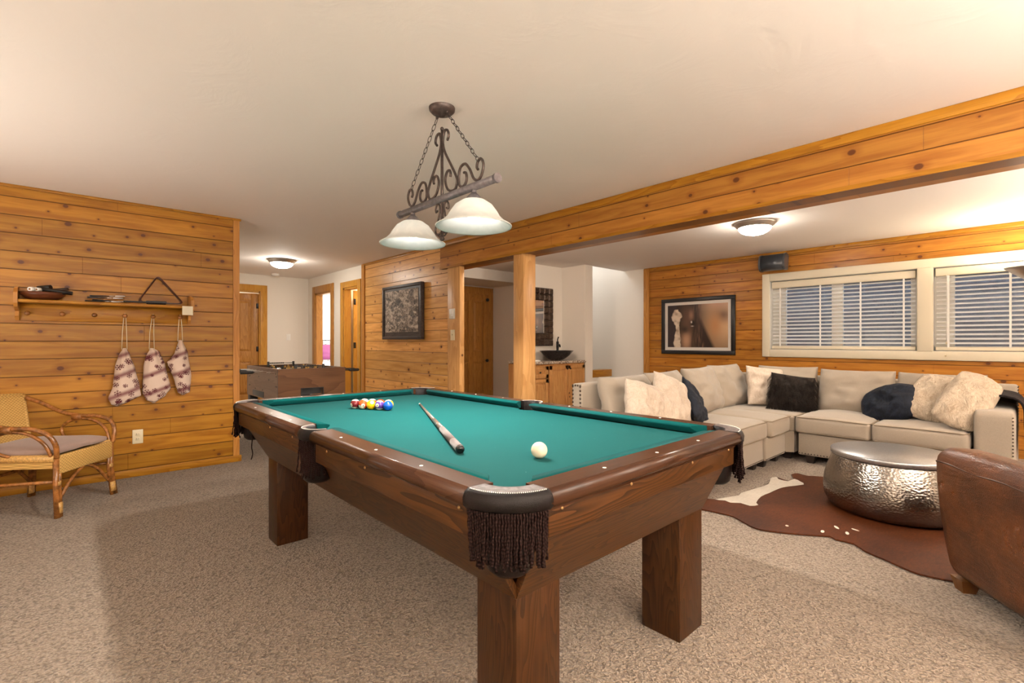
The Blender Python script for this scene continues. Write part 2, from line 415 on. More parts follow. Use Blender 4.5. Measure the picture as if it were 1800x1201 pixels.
M['iron'] = plain('wrought_iron', (0.070, 0.050, 0.044, 1), 0.42, 60, 0.25, 0.002, 0.3, Metallic=0.4)
M['iron_bar'] = plain('brushed_iron', (0.17, 0.155, 0.165, 1), 0.42, 40, 0.2, 0.002, 0.25, Metallic=0.5)
M['black'] = plain('black_plastic', (0.012, 0.012, 0.013, 1), 0.4)
M['black_metal'] = plain('black_metal', (0.02, 0.017, 0.016, 1), 0.35, Metallic=0.7)
M['speaker'] = plain('speaker_plastic', (0.030, 0.033, 0.040, 1), 0.3)
M['chrome'] = plain('chrome', (0.70, 0.70, 0.70, 1), 0.22, Metallic=1.0)
M['nickel'] = plain('brushed_nickel', (0.52, 0.48, 0.44, 1), 0.35, Metallic=0.9)
M['brass'] = plain('antique_nail', (0.06, 0.040, 0.028, 1), 0.35, Metallic=0.7)
M['gold'] = plain('brass_bolt', (0.40, 0.25, 0.10, 1), 0.35, Metallic=0.8)
M['ivory'] = plain('ivory_ball', (0.80, 0.72, 0.58, 1), 0.12, Specular_IOR_Level=0.5)
M['inlay'] = plain('pearl_inlay', (0.82, 0.78, 0.70, 1), 0.2)
M['foot'] = plain('espresso_foot', (0.020, 0.013, 0.010, 1), 0.45)
M['mahogany'] = wood('mahogany', 'X', (0.085, 0.026, 0.012, 1), (0.045, 0.012, 0.006, 1), ring=8, rough=0.3)
def hammered():
    t = NT('hammered_metal'); v = t.obj()
    vo = t.n('TexVoronoi', {'feature': 'SMOOTH_F1'}, Vector=t.n('Mapping', Vector=v, Scale=(1, 1, 1.3)).outputs[0], Scale=64.0, Smoothness=0.5)
    g = t.noise(v, 3.0, 3, 0.6)
    c = t.mix(g, (0.21, 0.185, 0.165, 1), (0.33, 0.295, 0.26, 1))
    return t.bsdf(c, 0.24, t.bump(vo.outputs['Distance'], 0.45, 0.005), Metallic=1.0)
M['hammered'] = hammered()
def cowhide():
    t = NT('cowhide'); v = t.obj(); at = t.n('Attribute', {'attribute_name': 'Col'}).outputs['Color']
    g = t.noise(t.n('Mapping', Vector=v, Scale=(3, 9, 1), Rotation=(0, 0, 0.5)).outputs[0], 9, 4, 0.65, 0.6)
    c = t.mix(t.math('MULTIPLY', t.smooth(g, 0.35, 0.75), 0.35), at, (0.03, 0.008, 0.003, 1))
    return t.bsdf(c, 0.42, t.bump(g, 0.15, 0.003), Specular_IOR_Level=0.4)
M['cowhide'] = cowhide()
def attr(name, rough=0.6, st=0.0, **kw):
    t = NT(name); at = t.n('Attribute', {'attribute_name': 'Col'}).outputs['Color']
    nrm = t.bump(t.noise(t.obj(), 500, 1, 0.5), st, 0.001) if st else None
    return t.bsdf(at, rough, nrm, **kw)
M['print'] = attr('photo_print', 0.35)
M['snow_cloth'] = attr('snowflake_cloth', 0.9, 0.25)
M['ball_paint'] = attr('ball_lacquer', 0.1, Specular_IOR_Level=0.55)
def wicker(name, c1, c2, s=90.0):
    t = NT(name); x, y, z = t.xyz(t.obj())
    h = t.math('ADD', x, t.math('MULTIPLY', y, 1.0))
    a = t.math('SINE', t.math('MULTIPLY', h, s * 2)); b = t.math('SINE', t.math('MULTIPLY', z, s * 3.4))
    sg = t.math('SIGN', b)
    k = t.math('MULTIPLY_ADD', t.math('MULTIPLY', a, sg), 0.5, 0.5)
    e = t.math('ABSOLUTE', b)
    kk = t.math('MULTIPLY', t.math('MULTIPLY_ADD', k, 0.6, 0.4), t.smooth(e, 0.0, 0.5))
    return t.bsdf(t.mix(kk, c2, c1), 0.5, t.bump(kk, 0.8, 0.004), Specular_IOR_Level=0.3)
M['wicker'] = wicker('woven_rattan', (0.74, 0.47, 0.15, 1), (0.34, 0.17, 0.04, 1))
M['rattan'] = plain('rattan_pole', (0.25, 0.095, 0.022, 1), 0.25, 25, 0.2, 0.002, 0.45)
M['rattan_light'] = plain('rattan_wrap', (0.50, 0.28, 0.08, 1), 0.4, 90, 0.5, 0.003, 0.3)
def glass():
    t = NT('window_glass')
    tr = t.n('BsdfTransparent', Color=(0.93, 0.96, 0.97, 1)); gl = t.n('BsdfGlossy', Color=(1, 1, 1, 1), Roughness=0.02)
    mx = t.n('MixShader', Fac=t.math('MULTIPLY_ADD', t.n('Fresnel', IOR=1.45).outputs[0], 0.8, 0.02), i1=tr.outputs[0], i2=gl.outputs[0])
    t.t.links.new(mx.outputs[0], t.out.inputs[0]); return t.m
M['glass'] = glass()
def shade_glass():
    t = NT('alabaster_glass'); v = t.obj()
    n = t.smooth(t.noise(v, 9, 4, 0.6, 1.2), 0.35, 0.7)
    col = t.mix(n, (0.80, 0.81, 0.79, 1), (0.90, 0.90, 0.87, 1))
    d = t.n('BsdfDiffuse', Color=col); tl = t.n('BsdfTranslucent', Color=col); gl = t.n('BsdfGlossy', Color=(1, 1, 1, 1), Roughness=0.25)
    m1 = t.n('MixShader', Fac=0.30, i1=d.outputs[0], i2=tl.outputs[0]); m2 = t.n('MixShader', Fac=0.05, i1=m1.outputs[0], i2=gl.outputs[0])
    t.t.links.new(m2.outputs[0], t.out.inputs[0]); return t.m
M['alabaster'] = shade_glass()
M['granite'] = None
def granite():
    t = NT('granite'); v = t.obj()
    a = t.n('TexVoronoi', {}, Vector=v, Scale=70.0).outputs['Color']
    k = t.xyz(a)[0]
    return t.bsdf(t.ramp(k, [(0.0, (0.10, 0.06, 0.045, 1)), (0.4, (0.33, 0.24, 0.18, 1)), (0.75, (0.60, 0.52, 0.43, 1)), (1.0, (0.16, 0.11, 0.09, 1))]), 0.2)
M['granite'] = granite()
def stone():
    t = NT('window_well_stone'); v = t.obj()
    k = t.noise(v, 11, 6, 0.7); q = t.noise(t.n('Mapping', Vector=v, Scale=(1, 0.35, 2.2)).outputs[0], 5, 4, 0.6)
    return t.bsdf(t.ramp(t.math('MULTIPLY', t.math('ADD', k, q), 0.5), [(0.3, (0.028, 0.027, 0.031, 1)), (0.55, (0.085, 0.083, 0.090, 1)), (0.75, (0.19, 0.18, 0.19, 1))]), 0.9, t.bump(k, 0.8, 0.03))
M['stone'] = stone()

# ------------------------------------------------------------------ setting
HC = 2.393
def sbox(name, mat, *boxes, **kw):
    m = MB()
    for b in boxes: m.box(*b, **kw)
    return struct(m.build(name, mat))
sbox('floor', M['carpet'], (-1.7, 8.2, -2.3, 12.4, -0.10, 0.0))
sbox('ceiling', M['ceiling'], (-1.7, 7.07, -2.3, 4.84, HC, HC + 0.1), (-1.7, 6.17, 4.84, 12.4, HC, HC + 0.1))
# left panelled wall with the peg shelf
sbox('wall_left', M['pine_left'], (-1.7, 1.195, 5.35, 5.47, 0, HC))
sbox('trim_1', M['pine_z'], (1.193, 1.247, 5.338, 5.482, 0.062, HC))
sbox('baseboard_left', M['pine_x'], (-1.7, 1.265, 5.334, 5.35, 0, 0.063), bev=0.004)
sbox('trim_2', M['pine_x'], (-1.7, 1.262, 5.336, 5.35, HC - 0.022, HC), bev=0.003)
# hall
sbox('wall_hall_left', M['wall_white'], (0.83, 0.95, 5.47, 9.6, 0, HC))
sbox('wall_hall_end', M['wall_white'], (0.95, 1.78, 9.55, 9.67, 0, HC), (2.567, 3.42, 9.55, 9.67, 0, HC), (1.78, 2.567, 9.55, 9.67, 2.09, HC))
sbox('wall_hall_right', M['wall_white'], (3.42, 3.54, 9.17, 9.67, 0, HC), (3.42, 3.54, 7.92, 8.45, 0, HC), (3.42, 3.54, 7.1, 7.36, 0, HC),
     (3.42, 3.54, 8.45, 9.17, 2.08, HC), (3.42, 3.54, 7.36, 7.92, 2.08, HC))
sbox('wall_closet', M['wall_white'], (0.95, 3.42, 10.9, 11.0, 0, HC), (0.85, 0.95, 9.67, 10.9, 0, HC), (3.36, 3.42, 9.67, 10.9, 0, HC))
def casing(name, mat, axis, c, a0, a1, top, w, d, wt=None, inner=None):
    """door casing on a wall plane; axis = running direction of the wall, c = (front, back) of the board"""
    m = MB(); wt = wt or w
    for (p0, p1, z0, z1) in ((a0 - w, a0, 0, top + wt), (a1, a1 + w, 0, top + wt), (a0, a1, top, top + wt)):
        if axis == 'Y': m.box(c[0], c[1], p0, p1, z0, z1, bev=0.004)
        else: m.box(p0, p1, c[0], c[1], z0, z1, bev=0.004)
    if inner:
        f, bk, th = inner
        for (p0, p1, z0, z1) in ((a0, a0 + th, 0, top), (a1 - th, a1, 0, top), (a0, a1, top - th, top)):
            if axis == 'Y': m.box(f, bk, p0, p1, z0, z1)
            else: m.box(p0, p1, f, bk, z0, z1)
    return struct(m.build(name, mat))
casing('trim_3', M['pine_gold'], 'X', (9.53, 9.55), 1.78, 2.567, 2.09, 0.115, 0, inner=(9.55, 9.67, 0.02))
casing('trim_4', M['pine_door'], 'Y', (3.40, 3.42), 8.45, 9.17, 2.08, 0.13, 0, inner=(3.42, 3.54, 0.03))
casing('trim_5', M['pine_gold'], 'Y', (3.40, 3.42), 7.36, 7.92, 2.08, 0.10, 0, inner=(3.42, 3.54, 0.025))
# rooms behind the hall doors
sbox('wall_bedroom', M['wall_white'], (3.54, 6.2, 12.2, 12.3, 0, HC), (6.1, 6.2, 8.2, 12.2, 0, HC), (3.54, 6.1, 8.12, 8.2, 0, HC), (3.42, 3.54, 9.67, 12.3, 0, HC))
sbox('wall_bath', M['wall_white'], (5.2, 5.3, 7.15, 8.12, 0, HC))
# centre panelled wall
sbox('wall_center', M['pine_centre'], (3.40, 3.46, 4.79, 7.08, 0, HC))
sbox('trim_6', M['pine_z'], (3.378, 3.47, 7.075, 7.165, 0, HC - 0.004))
sbox('trim_7', M['pine_y'], (3.384, 3.40, 4.95, 7.08, HC - 0.035, HC), bev=0.004)
sbox('trim_8', M['pine_z'], (3.388, 3.40, 4.81, 4.845, 0, 2.07))
sbox('post_half', M['pine_post'], (3.362, 3.43, 4.565, 4.81, 0, 2.068), bev=0.004).name = 'trim_9'
sbox('beam', M['pine_beam'], (3.346, 3.50, -2.3, 4.94, 2.066, HC), (3.502, 3.64, -2.3, 4.94, 2.078, HC))
sbox('trim_10', M['pine_y'], (3.332, 3.346, -2.3, 4.945, 2.335, HC), bev=0.005)
sbox('trim_11', M['pine_y'], (3.338, 3.346, -2.3, 4.94, 2.062, 2.088))
sbox('column', M['pine_post'], (3.348, 3.519, 3.477, 3.628, 0, 2.07), bev=0.006)
# alcove
sbox('wall_alcove_back', M['wall_white'], (3.46, 5.985, 7.05, 7.15, 0, HC))
sbox('ceiling_soffit', M['wall_white'], (3.46, 5.985, 6.22, 7.05, 2.215, HC))
sbox('wall_alcove_side', M['wall_white'], (5.985, 6.17, 4.82, 7.15, 0, HC))
sbox('wall_vanity', M['wall_white'], (5.07, 5.985, 5.31, 5.43, 0, HC))
casing('trim_12', M['pine_door'], 'X', (7.02, 7.05), 5.02, 5.83, 2.06, 0.13, 0)
# window wall
WX = 7.07
sbox('wall_right', M['pine_window'], (WX, WX + 0.14, 2.49, 4.44, 0, HC), (WX, WX + 0.14, -0.77, 2.49, 0, 1.07), (WX, WX + 0.14, -0.77, 2.49, 2.01, HC),
     (WX, WX + 0.14, 0.80, 0.92, 1.07, 2.01), (WX, WX + 0.14, -2.3, -0.77, 0, HC))
sbox('trim_13', M['pine_z'], (WX - 0.03, WX, 4.345, 4.44, 0, HC - 0.01), bev=0.003)
sbox('trim_14', M['pine_y'], (WX - 0.02, WX, -2.3, 4.44, HC - 0.05, HC), bev=0.006)
# stairwell
sbox('wall_stair', M['wall_white'], (WX, WX + 0.12, 4.44, 6.9, 0, 4.4), (6.05, 7.19, 6.8, 6.9, 0, 4.4), (6.05, 6.17, 4.84, 6.9, HC + 0.1, 4.4), (6.05, 7.19, 4.74, 4.84, HC + 0.1, 4.4), (6.05, 7.19, 4.74, 6.9, 4.4, 4.5))
sbox('wall_landing', M['wall_white'], (6.17, 6.92, 5.02, 5.12, 0, 0.585))
sbox('trim_15', M['pine_x'], (6.17, 6.94, 5.0, 5.16, 0.585, 0.705), bev=0.006)
# behind the viewer
sbox('wall_back', M['wall_white'], (-1.7, 7.2, -2.4, -2.3, 0, HC))
sbox('wall_west', M['wall_white'], (-1.8, -1.7, -2.4, 5.47, 0, HC))

# windows: casing, reveal, frame, glass
wroot = struct(MB().box(WX - 0.022, WX, 2.485, 2.58, 0.975, 2.105, bev=0.006).box(WX - 0.022, WX, -0.86, 2.485, 2.005, 2.105, bev=0.006)
    .box(WX - 0.024, WX, -0.86, 2.485, 0.975, 1.075, bev=0.006).box(WX - 0.03, WX, 0.79, 0.93, 1.07, 2.01, bev=0.01).box(WX - 0.022, WX, -0.86, -0.765, 1.07, 2.01, bev=0.006).build('window_1', M['cream']), 'cream painted casing around the two basement windows')
m = MB()
for (a, b) in ((0.92, 2.49), (-0.77, 0.80)):
    m.box(WX, WX + 0.139, a, a + 0.008, 1.07, 2.01).box(WX, WX + 0.139, b - 0.008, b, 1.07, 2.01).box(WX, WX + 0.139, a, b, 1.07, 1.078).box(WX, WX + 0.139, a, b, 2.002, 2.01)
m.build('window_reveal', M['white'], wroot)
for (a, b, st) in ((0.928, 2.482, 1.72), (-0.762, 0.792, 0.0)):
    m = MB(); x0, x1 = WX + 0.085, WX + 0.13
    m.box(x0, x1, b - 0.17, b, 1.078, 2.002, bev=0.004).box(x0, x1, a, a + 0.07, 1.078, 2.002, bev=0.004).box(x0, x1, a, b, 1.078, 1.13, bev=0.004).box(x0, x1, a, b, 1.95, 2.002, bev=0.004)
    m.box(x0 - 0.01, x1, st - 0.06, st + 0.06, 1.10, 1.98, bev=0.004)
    fr = m.build('window_frame', M['white'], wroot)
    MB().box(WX + 0.105, WX + 0.109, a + 0.05, b - 0.15, 1.10, 1.97).build('pane', M['glass'], fr)
# outside: stone window well under a timber deck
sbox('exterior_wall', M['stone'], (8.3, 8.5, -3.4, 4.8, 0.2, 2.05)); sbox('exterior_ground', M['stone'], (7.21, 8.3, -3.4, 4.8, 0.75, 0.9))
sbox('exterior_siding', plain('grey_siding', (0.13, 0.108, 0.108, 1), 0.8, 20, 0.4, 0.01, 0.3), (8.34, 8.5, -3.4, 4.8, 2.05, 3.3), (8.28, 8.5, -3.4, 4.8, 2.03, 2.06))

def blind(y0, y1, label):
    t = thing('window_blind', label, 'blind', (WX + 0.05, (y0 + y1) / 2, 1.08), 'white slatted blinds in the two windows')
    MB().box(WX + 0.012, WX + 0.075, y0, y1, 1.905, 1.992, bev=0.006).build('head_rail', M['cream'], t)
    m = MB(); z = 1.165
    while z < 1.895:
        m.box(-0.025, 0.025, y0 + 0.006, y1 - 0.006, -0.0016, 0.0016, M=Matrix.Translation((WX + 0.045, 0, z)) @ Matrix.Rotation(math.radians(-22), 4, 'Y')); z += 0.0478
    m.build('slat', M['white'], t)
    MB().box(WX + 0.018, WX + 0.072, y0, y1, 1.084, 1.125, bev=0.006).build('bottom_rail', M['cream'], t)
    L = y1 - y0
    for f in (0.07, 0.38, 0.66, 0.93):
        MB().box(WX + 0.017, WX + 0.019, y1 - f * L - 0.009, y1 - f * L + 0.009, 1.12, 1.91).build('ladder_tape', M['white'], t)
    return t
b1 = blind(0.945, 2.47, 'white slatted blind in the left window, below the black speaker')
b2 = blind(-0.75, 0.775, 'white slatted blind in the right window, above the fur pillows')
yy = 0.68
pc = MB().tube([(WX - 0.002, yy, 1.91), (WX - 0.028, yy, 1.5), (WX - 0.03, yy, 1.18)], 0.0018, 6).build('pull_cord', M['white'], b2)
MB().lathe([(0.001, 0.03), (0.006, 0.018), (0.009, 0.0), (0.0, -0.002)], (WX - 0.03, yy, 1.155), 12).build('cord_tassel', M['almond'], pc)
MB().lathe([(0.001, 0.03), (0.006, 0.018), (0.009, 0.0), (0.0, -0.002)], (WX - 0.035, yy + 0.005, 1.02), 12).build('cord_tassel', M['almond'], pc)

# doors
def panel_door(name, w, h, mat, label, npan=2):
    """leaf in local XZ, hinge edge at x=0, front face towards -Y"""
    sw = 0.115; pw = (w - sw * 3) / 2
    m = MB().box(0, w, 0.018, 0.035, 0.008, h)
    for k in range(3): m.box(k * (pw + sw), k * (pw + sw) + sw, 0, 0.02, 0.008, h, bev=0.003)
    for (z0, z1) in ((0.008, 0.22), (0.82, 1.0), (h - 0.13, h)): 
        for k in range(2): m.box(sw + k * (pw + sw), sw + k * (pw + sw) + pw, 0.0006, 0.02, z0, z1, bev=0.003)
    o = struct(m.build(name, mat), label)
    for k in range(2):
        x0 = sw + k * (pw + sw)
        for (z0, z1) in ((0.22, 0.82), (1.0, h - 0.13)):
            x1 = x0 + pw; q = 0.03
            MB().hull([(x, 0.018, z) for x in (x0 + 0.016, x1 - 0.016) for z in (z0 + 0.016, z1 - 0.016)] + [(x, 0.004, z) for x in (x0 + 0.016 + q, x1 - 0.016 - q) for z in (z0 + 0.016 + q, z1 - 0.016 - q)]).build('door_panel', mat, o)
    return o
d1 = panel_door('door_1', 0.775, 2.055, M['pine_door'], 'pine panel door standing ajar in the end wall of the hall')
hg = MB()
for z in (0.25, 1.05, 1.83): hg.box(0.745, 0.79, -0.012, 0.0, z - 0.045, z + 0.045, bev=0.003)
hg.build('hinge', M['black_metal'], d1)
# hinge on the right: mirror by turning about the right jamb
a = math.radians(12)
d1.location = (2.545 - 0.775 * math.cos(a), 9.60 + 0.775 * math.sin(a), 0); d1.rotation_euler = (0, 0, -a)
d2 = panel_door('door_2', 0.72, 2.05, M['pine_gold'], 'golden pine door swung open in the second hall doorway')
hg = MB()
for z in (0.25, 1.12, 1.86): hg.box(-0.012, 0.03, -0.012, 0.0, z - 0.05, z + 0.05, bev=0.003)
hg.build('hinge', M['black_metal'], d2)
d2.location = (3.575, 7.86, 0); d2.rotation_euler = (0, 0, math.radians(4))
d3 = panel_door('door_3', 0.81, 2.06, M['pine_door'], 'closed pine panel door in the alcove behind the column')
d3.location = (5.02, 7.008, 0)
MB().lathe([(0.0, 0.03), (0.028, 0.03), (0.032, 0.0), (0.0, 0.0)], (0, 0, 0), 20, M=MX((0.775, -0.002, 1.965), (1, 0, 0), (0, 0, 1), (0, -1, 0))).build('door_bumper', M['black'], None).parent = d3
MB().ball((0.745, -0.045, 0.83), 0.030, 16).tube([(0.745, -0.03, 0.83), (0.745, 0.0, 0.83)], 0.012, 10).build('door_knob', M['black_metal'], None).parent = d3
# cut-in latch plate and knob seen in the first bedroom doorway
tag(MB().box(3.44, 3.47, 9.155, 9.172, 0.96, 1.05, bev=0.002).build('strike_plate', M['black_metal']), 'small dark strike plate on the left jamb of the bedroom doorway', 'strike plate')

# wall plates
def plate(name, label, cat, o, ax, up, w, h, mat, kind):
    nrm = Vector(ax).cross(Vector(up))
    t = thing(name, label, cat, o)
    MM = MX(o, ax, up, nrm)
    MB().box(-w / 2, w / 2, -h / 2, h / 2, 0, 0.006, bev=0.003, M=MM).build('cover_plate', mat, t)
    if kind == 'outlet':
        for s in (-1, 1):
            b = MB().box(-0.016, 0.016, s * 0.021 - 0.013, s * 0.021 + 0.013, 0.004, 0.009, bev=0.004, M=MM).build('socket', mat, t)
            MB().box(-0.008, -0.005, s * 0.021 - 0.003, s * 0.021 + 0.007, 0.0088, 0.0098, M=MM).box(0.005, 0.008, s * 0.021 - 0.003, s * 0.021 + 0.007, 0.0088, 0.0098, M=MM).build('slot', M['black'], b)
    elif kind == 'switch':
        MB().box(-0.005, 0.005, -0.012, 0.012, 0.004, 0.008, M=MM).box(-0.004, 0.004, 0.0, 0.01, 0.006, 0.018, bev=0.002, M=MM).build('toggle', mat, t)
    elif kind == 'stat':
        MB().box(-w / 2 + 0.004, w / 2 - 0.004, -h / 2 + 0.004, h / 2 - 0.004, 0.004, 0.026, bev=0.006, M=MM).build('housing', mat, t)
        MB().lathe([(0.0, 0.008), (0.017, 0.008), (0.019, 0.0)], (0, 0, 0), 24, M=MM @ Matrix.Translation((0.004, -0.018, 0.025))).build('dial', M['white_plastic'], t)
    return t
plate('wall_outlet', 'almond double outlet low on the pine wall beside the wicker chair', 'outlet', (0.45, 5.35, 0.348), (1, 0, 0), (0, 0, 1), 0.075, 0.122, M['almond'], 'outlet')
plate('light_switch', 'white light switch on the plaster end wall of the hall', 'light switch', (3.054, 9.55, 1.266), (1, 0, 0), (0, 0, 1), 0.075, 0.12, M['white_plastic'], 'switch')
plate('light_switch', 'almond light switch under the thermostat on the half post', 'light switch', (3.362, 4.70, 1.26), (0, -1, 0), (0, 0, 1), 0.085, 0.125, M['almond'], 'switch')
plate('thermostat', 'small white thermostat on the half post at the end of the pine wall', 'thermostat', (3.362, 4.70, 1.512), (0, -1, 0), (0, 0, 1), 0.095, 0.125, M['white_plastic'], 'stat')

# flush ceiling lights
EM_FLUSH = emit('flush_diffuser', (1.0, 0.93, 0.82, 1), 72.0)
def flush(x, y, label):
    t = thing('ceiling_light', label, 'ceiling light', (x, y, HC), 'flush dome ceiling lights')
    MB().lathe([(0.0, 0.0), (0.195, 0.0), (0.198, -0.012), (0.183, -0.020), (0.180, -0.032), (0.166, -0.040), (0.160, -0.052), (0.150, -0.054)], (x, y, HC), 48).build('trim_ring', M['nickel'], t)
    MB().lathe([(0.155, -0.050), (0.148, -0.068), (0.125, -0.092), (0.090, -0.110), (0.045, -0.121), (0.0, -0.124)], (x, y, HC), 40).build('glass_dome', EM_FLUSH, t)
    return t
flush(2.33, 7.58, 'flush dome ceiling light glowing in the hall')
flush(5.16, 1.96, 'flush dome ceiling light glowing beyond the beam over the sofa')
t = thing('smoke_detector', 'small white smoke detector on the hall ceiling behind the dome light', 'smoke detector', (2.72, 9.2, HC))
MB().lathe([(0.0, -0.04), (0.045, -0.04), (0.062, -0.028), (0.066, 0.0)], (2.72, 9.2, HC), 32).build('housing', M['white_plastic'], t)

# ------------------------------------------------------------------ pool table
BED = 0.775; RT = 0.815
NX0, NX1, NY0, NY1 = 0.86, 2.00, 0.945, 3.225          # cushion noses
CXT, CYT = (NX0 + NX1) / 2, (NY0 + NY1) / 2
OX0, OX1, OY0, OY1 = 0.722, 2.138, 0.808, 3.362         # outer rail edges
pt = thing('pool_table', 'large walnut pool table with teal cloth and fringed leather pockets', 'pool table', (CXT, CYT, 0))
# slate bed with pocket cut-outs
def arc(c, r, a0, a1, n):
    return [(c[0] + r * math.cos(math.radians(a0 + (a1 - a0) * i / n)), c[1] + r * math.sin(math.radians(a0 + (a1 - a0) * i / n))) for i in range(n + 1)]
PR = 0.062
cor = {(-1, -1): (NX0 + 0.002, NY0 + 0.002), (1, -1): (NX1 - 0.002, NY0 + 0.002), (1, 1): (NX1 - 0.002, NY1 - 0.002), (-1, 1): (NX0 + 0.002, NY1 - 0.002)}
bx0, bx1, by0, by1 = NX0 - 0.03, NX1 + 0.03, NY0 - 0.03, NY1 + 0.03
poly = []
poly += arc((NX0 - 0.012, NY0 - 0.012), PR, 100, -10, 8)
poly += arc((NX1 + 0.012, NY0 - 0.012), PR, 190, 80, 8)
poly += arc((bx1 + 0.02, CYT), PR, 250, 110, 8)
poly += arc((NX1 + 0.012, NY1 + 0.012), PR, 280, 170, 8)
poly += arc((NX0 - 0.012, NY1 + 0.012), PR, 10, -100, 8)
poly += arc((bx0 - 0.02, CYT), PR, 70, -70, 8)
MB().prism(poly, BED - 0.03, BED).build('slate_bed', M['felt'], pt)

def rail(P0, e, nrm, L, mat, sights, end0, end1):
    """P0 nose line start, e along, nrm outward; end = (wood, cushion back, cushion nose) offsets"""
    e = Vector((e[0], e[1], 0)); nv = Vector((nrm[0], nrm[1], 0)); P0 = Vector((P0[0], P0[1], 0))
    def pt_(a, s, z): return P0 + e * a + nv * s + Vector((0, 0, z))
    prof = [(0.048, BED), (0.048, RT), (0.118, RT)] + [(0.118 + 0.022 * math.sin(math.radians(q)), RT - 0.022 + 0.022 * math.cos(math.radians(q))) for q in (15, 30, 45, 60, 75, 90)] + [(0.140, RT - 0.032), (0.134, RT - 0.043), (0.115, RT - 0.047), (0.115, BED - 0.02)]
    m = MB(); b = bmesh.new()
    A = [b.verts.new(pt_(end0[0], s, z)) for s, z in prof]; B = [b.verts.new(pt_(L - end1[0], s, z)) for s, z in prof]
    b.faces.new(A); b.faces.new(B[::-1]); n = len(prof)
    for k in range(n):
        f = b.faces.new((A[k], B[k], B[(k + 1) % n], A[(k + 1) % n])); f.smooth = 2 <= k <= 10
    m.merge(b)
    m.mi = 1
    for a in sights:
        c = pt_(a, 0.094, RT)
        m.lathe([(0.0, 0.0012), (0.0055, 0.001), (0.0062, -0.001)], (0, 0, 0), 14, M=MX(c, e, nv, (0, 0, 1)))
    r = m.build('rail', [mat, M['inlay']], pt)
    cp = [(0.048, BED), (0.048, RT), (0.030, RT + 0.0005), (0.008, RT - 0.002), (0.0, RT - 0.005), (0.002, RT - 0.012), (0.030, BED + 0.002)]
    b = bmesh.new()
    def off(s, E_): return E_[1] + (E_[2] - E_[1]) * (1 - s / 0.048)
    A = [b.verts.new(pt_(off(s, end0), s, z)) for s, z in cp]; B = [b.verts.new(pt_(L - off(s, end1), s, z)) for s, z in cp]
    b.faces.new(A); b.faces.new(B[::-1]); n = len(cp)
    for k in range(n):
        f = b.faces.new((A[k], B[k], B[(k + 1) % n], A[(k + 1) % n])); f.smooth = True
    MB().merge(b).build('cushion', M['felt'], r)
LX, LY = NX1 - NX0, NY1 - NY0
cE = (0.012, 0.032, 0.085); sE = (0.085, 0.066, 0.052)
q = LY / 8
rail((NX0, NY0), (1, 0), (0, -1), LX, M['rail_x'], [LX * k / 4 for k in (1, 2, 3)], cE, cE)
rail((NX0, NY1), (1, 0), (0, 1), LX, M['rail_x'], [LX * k / 4 for k in (1, 2, 3)], cE, cE)
for (x, nx) in ((NX0, -1), (NX1, 1)):
    rail((x, NY0), (0, 1), (nx, 0), LY / 2, M['rail_y'], [q, 2 * q, 3 * q], cE, sE)
    rail((x, CYT), (0, 1), (nx, 0), LY / 2, M['rail_y'], [q, 2 * q, 3 * q], sE, cE)
# upper aprons
AX0, AX1, AY0, AY1 = OX0 + 0.022, OX1 - 0.022, OY0 + 0.022, OY1 - 0.022
ZA0, ZA1 = 0.688, BED - 0.004
def apron(x0, x1, y0, y1, mat, bolts, ax):
    m = MB().box(x0, x1, y0, y1, ZA0, ZA1, bev=0.002)
    m.mi = 1
    for (p, d) in bolts:
        m.lathe([(0.0, 0.003), (0.003, 0.003), (0.005, 0.001), (0.005, -0.001)], (0, 0, 0), 12, M=MX(p, (0, 0, 1), Vector(d).cross((0, 0, 1)), d))
    m.build('apron', [mat, M['gold']], pt)
zb = 0.752
apron(OX0 + 0.165, OX1 - 0.165, AY0, AY0 + 0.03, M['walnut_x'], [((x, AY0, zb), (0, -1, 0)) for x in (OX0 + 0.215, CXT - 0.18, CXT + 0.2, OX1 - 0.215)], 'X')
apron(OX0 + 0.165, OX1 - 0.165, AY1 - 0.03, AY1, M['walnut_x'], [], 'X')
for (x0, x1, fx) in ((AX0, AX0 + 0.03, AX0), (AX1 - 0.03, AX1, AX1)):
    d = (-1, 0, 0) if fx == AX0 else (1, 0, 0)
    apron(x0, x1, OY0 + 0.155, CYT - 0.088, M['walnut_y'], [((fx, y, zb), d) for y in (OY0 + 0.205, 1.55, 1.88)], 'Y')
    apron(x0, x1, CYT + 0.088, OY1 - 0.155, M['walnut_y'], [((fx, y, zb), d) for y in (2.27, 2.6, OY1 - 0.22)], 'Y')
# lower cabinet: four boards leaning in towards the legs, over a closed box
LX0, LX1, LY0, LY1 = 0.886, 1.945, 0.948, 3.13; ZL = 0.487
T = 0.022
def lean(pb0, pb1, pt0, pt1, n, mat):
    nv = Vector(n) * T
    P = [Vector(v) for v in (pb0, pb1, pt1, pt0)]
    MB().hull([p for p in P] + [p + nv for p in P]).build('cabinet_board', mat, pt)
zt = ZA0 + 0.02
lean((LX0, LY0, ZL), (LX1, LY0, ZL), (LX0 - 0.005, AY0 + 0.012, zt), (LX1 + 0.005, AY0 + 0.012, zt), (0, 1, 0), M['walnut_x'])
lean((LX0, LY1, ZL), (LX1, LY1, ZL), (LX0 - 0.005, AY1 - 0.012, zt), (LX1 + 0.005, AY1 - 0.012, zt), (0, -1, 0), M['walnut_x'])
lean((LX0, LY0, ZL), (LX0, LY1, ZL), (AX0 + 0.012, LY0 - 0.005, zt), (AX0 + 0.012, LY1 + 0.005, zt), (1, 0, 0), M['walnut_y'])
lean((LX1, LY0, ZL), (LX1, LY1, ZL), (AX1 - 0.012, LY0 - 0.005, zt), (AX1 - 0.012, LY1 + 0.005, zt), (-1, 0, 0), M['walnut_y'])
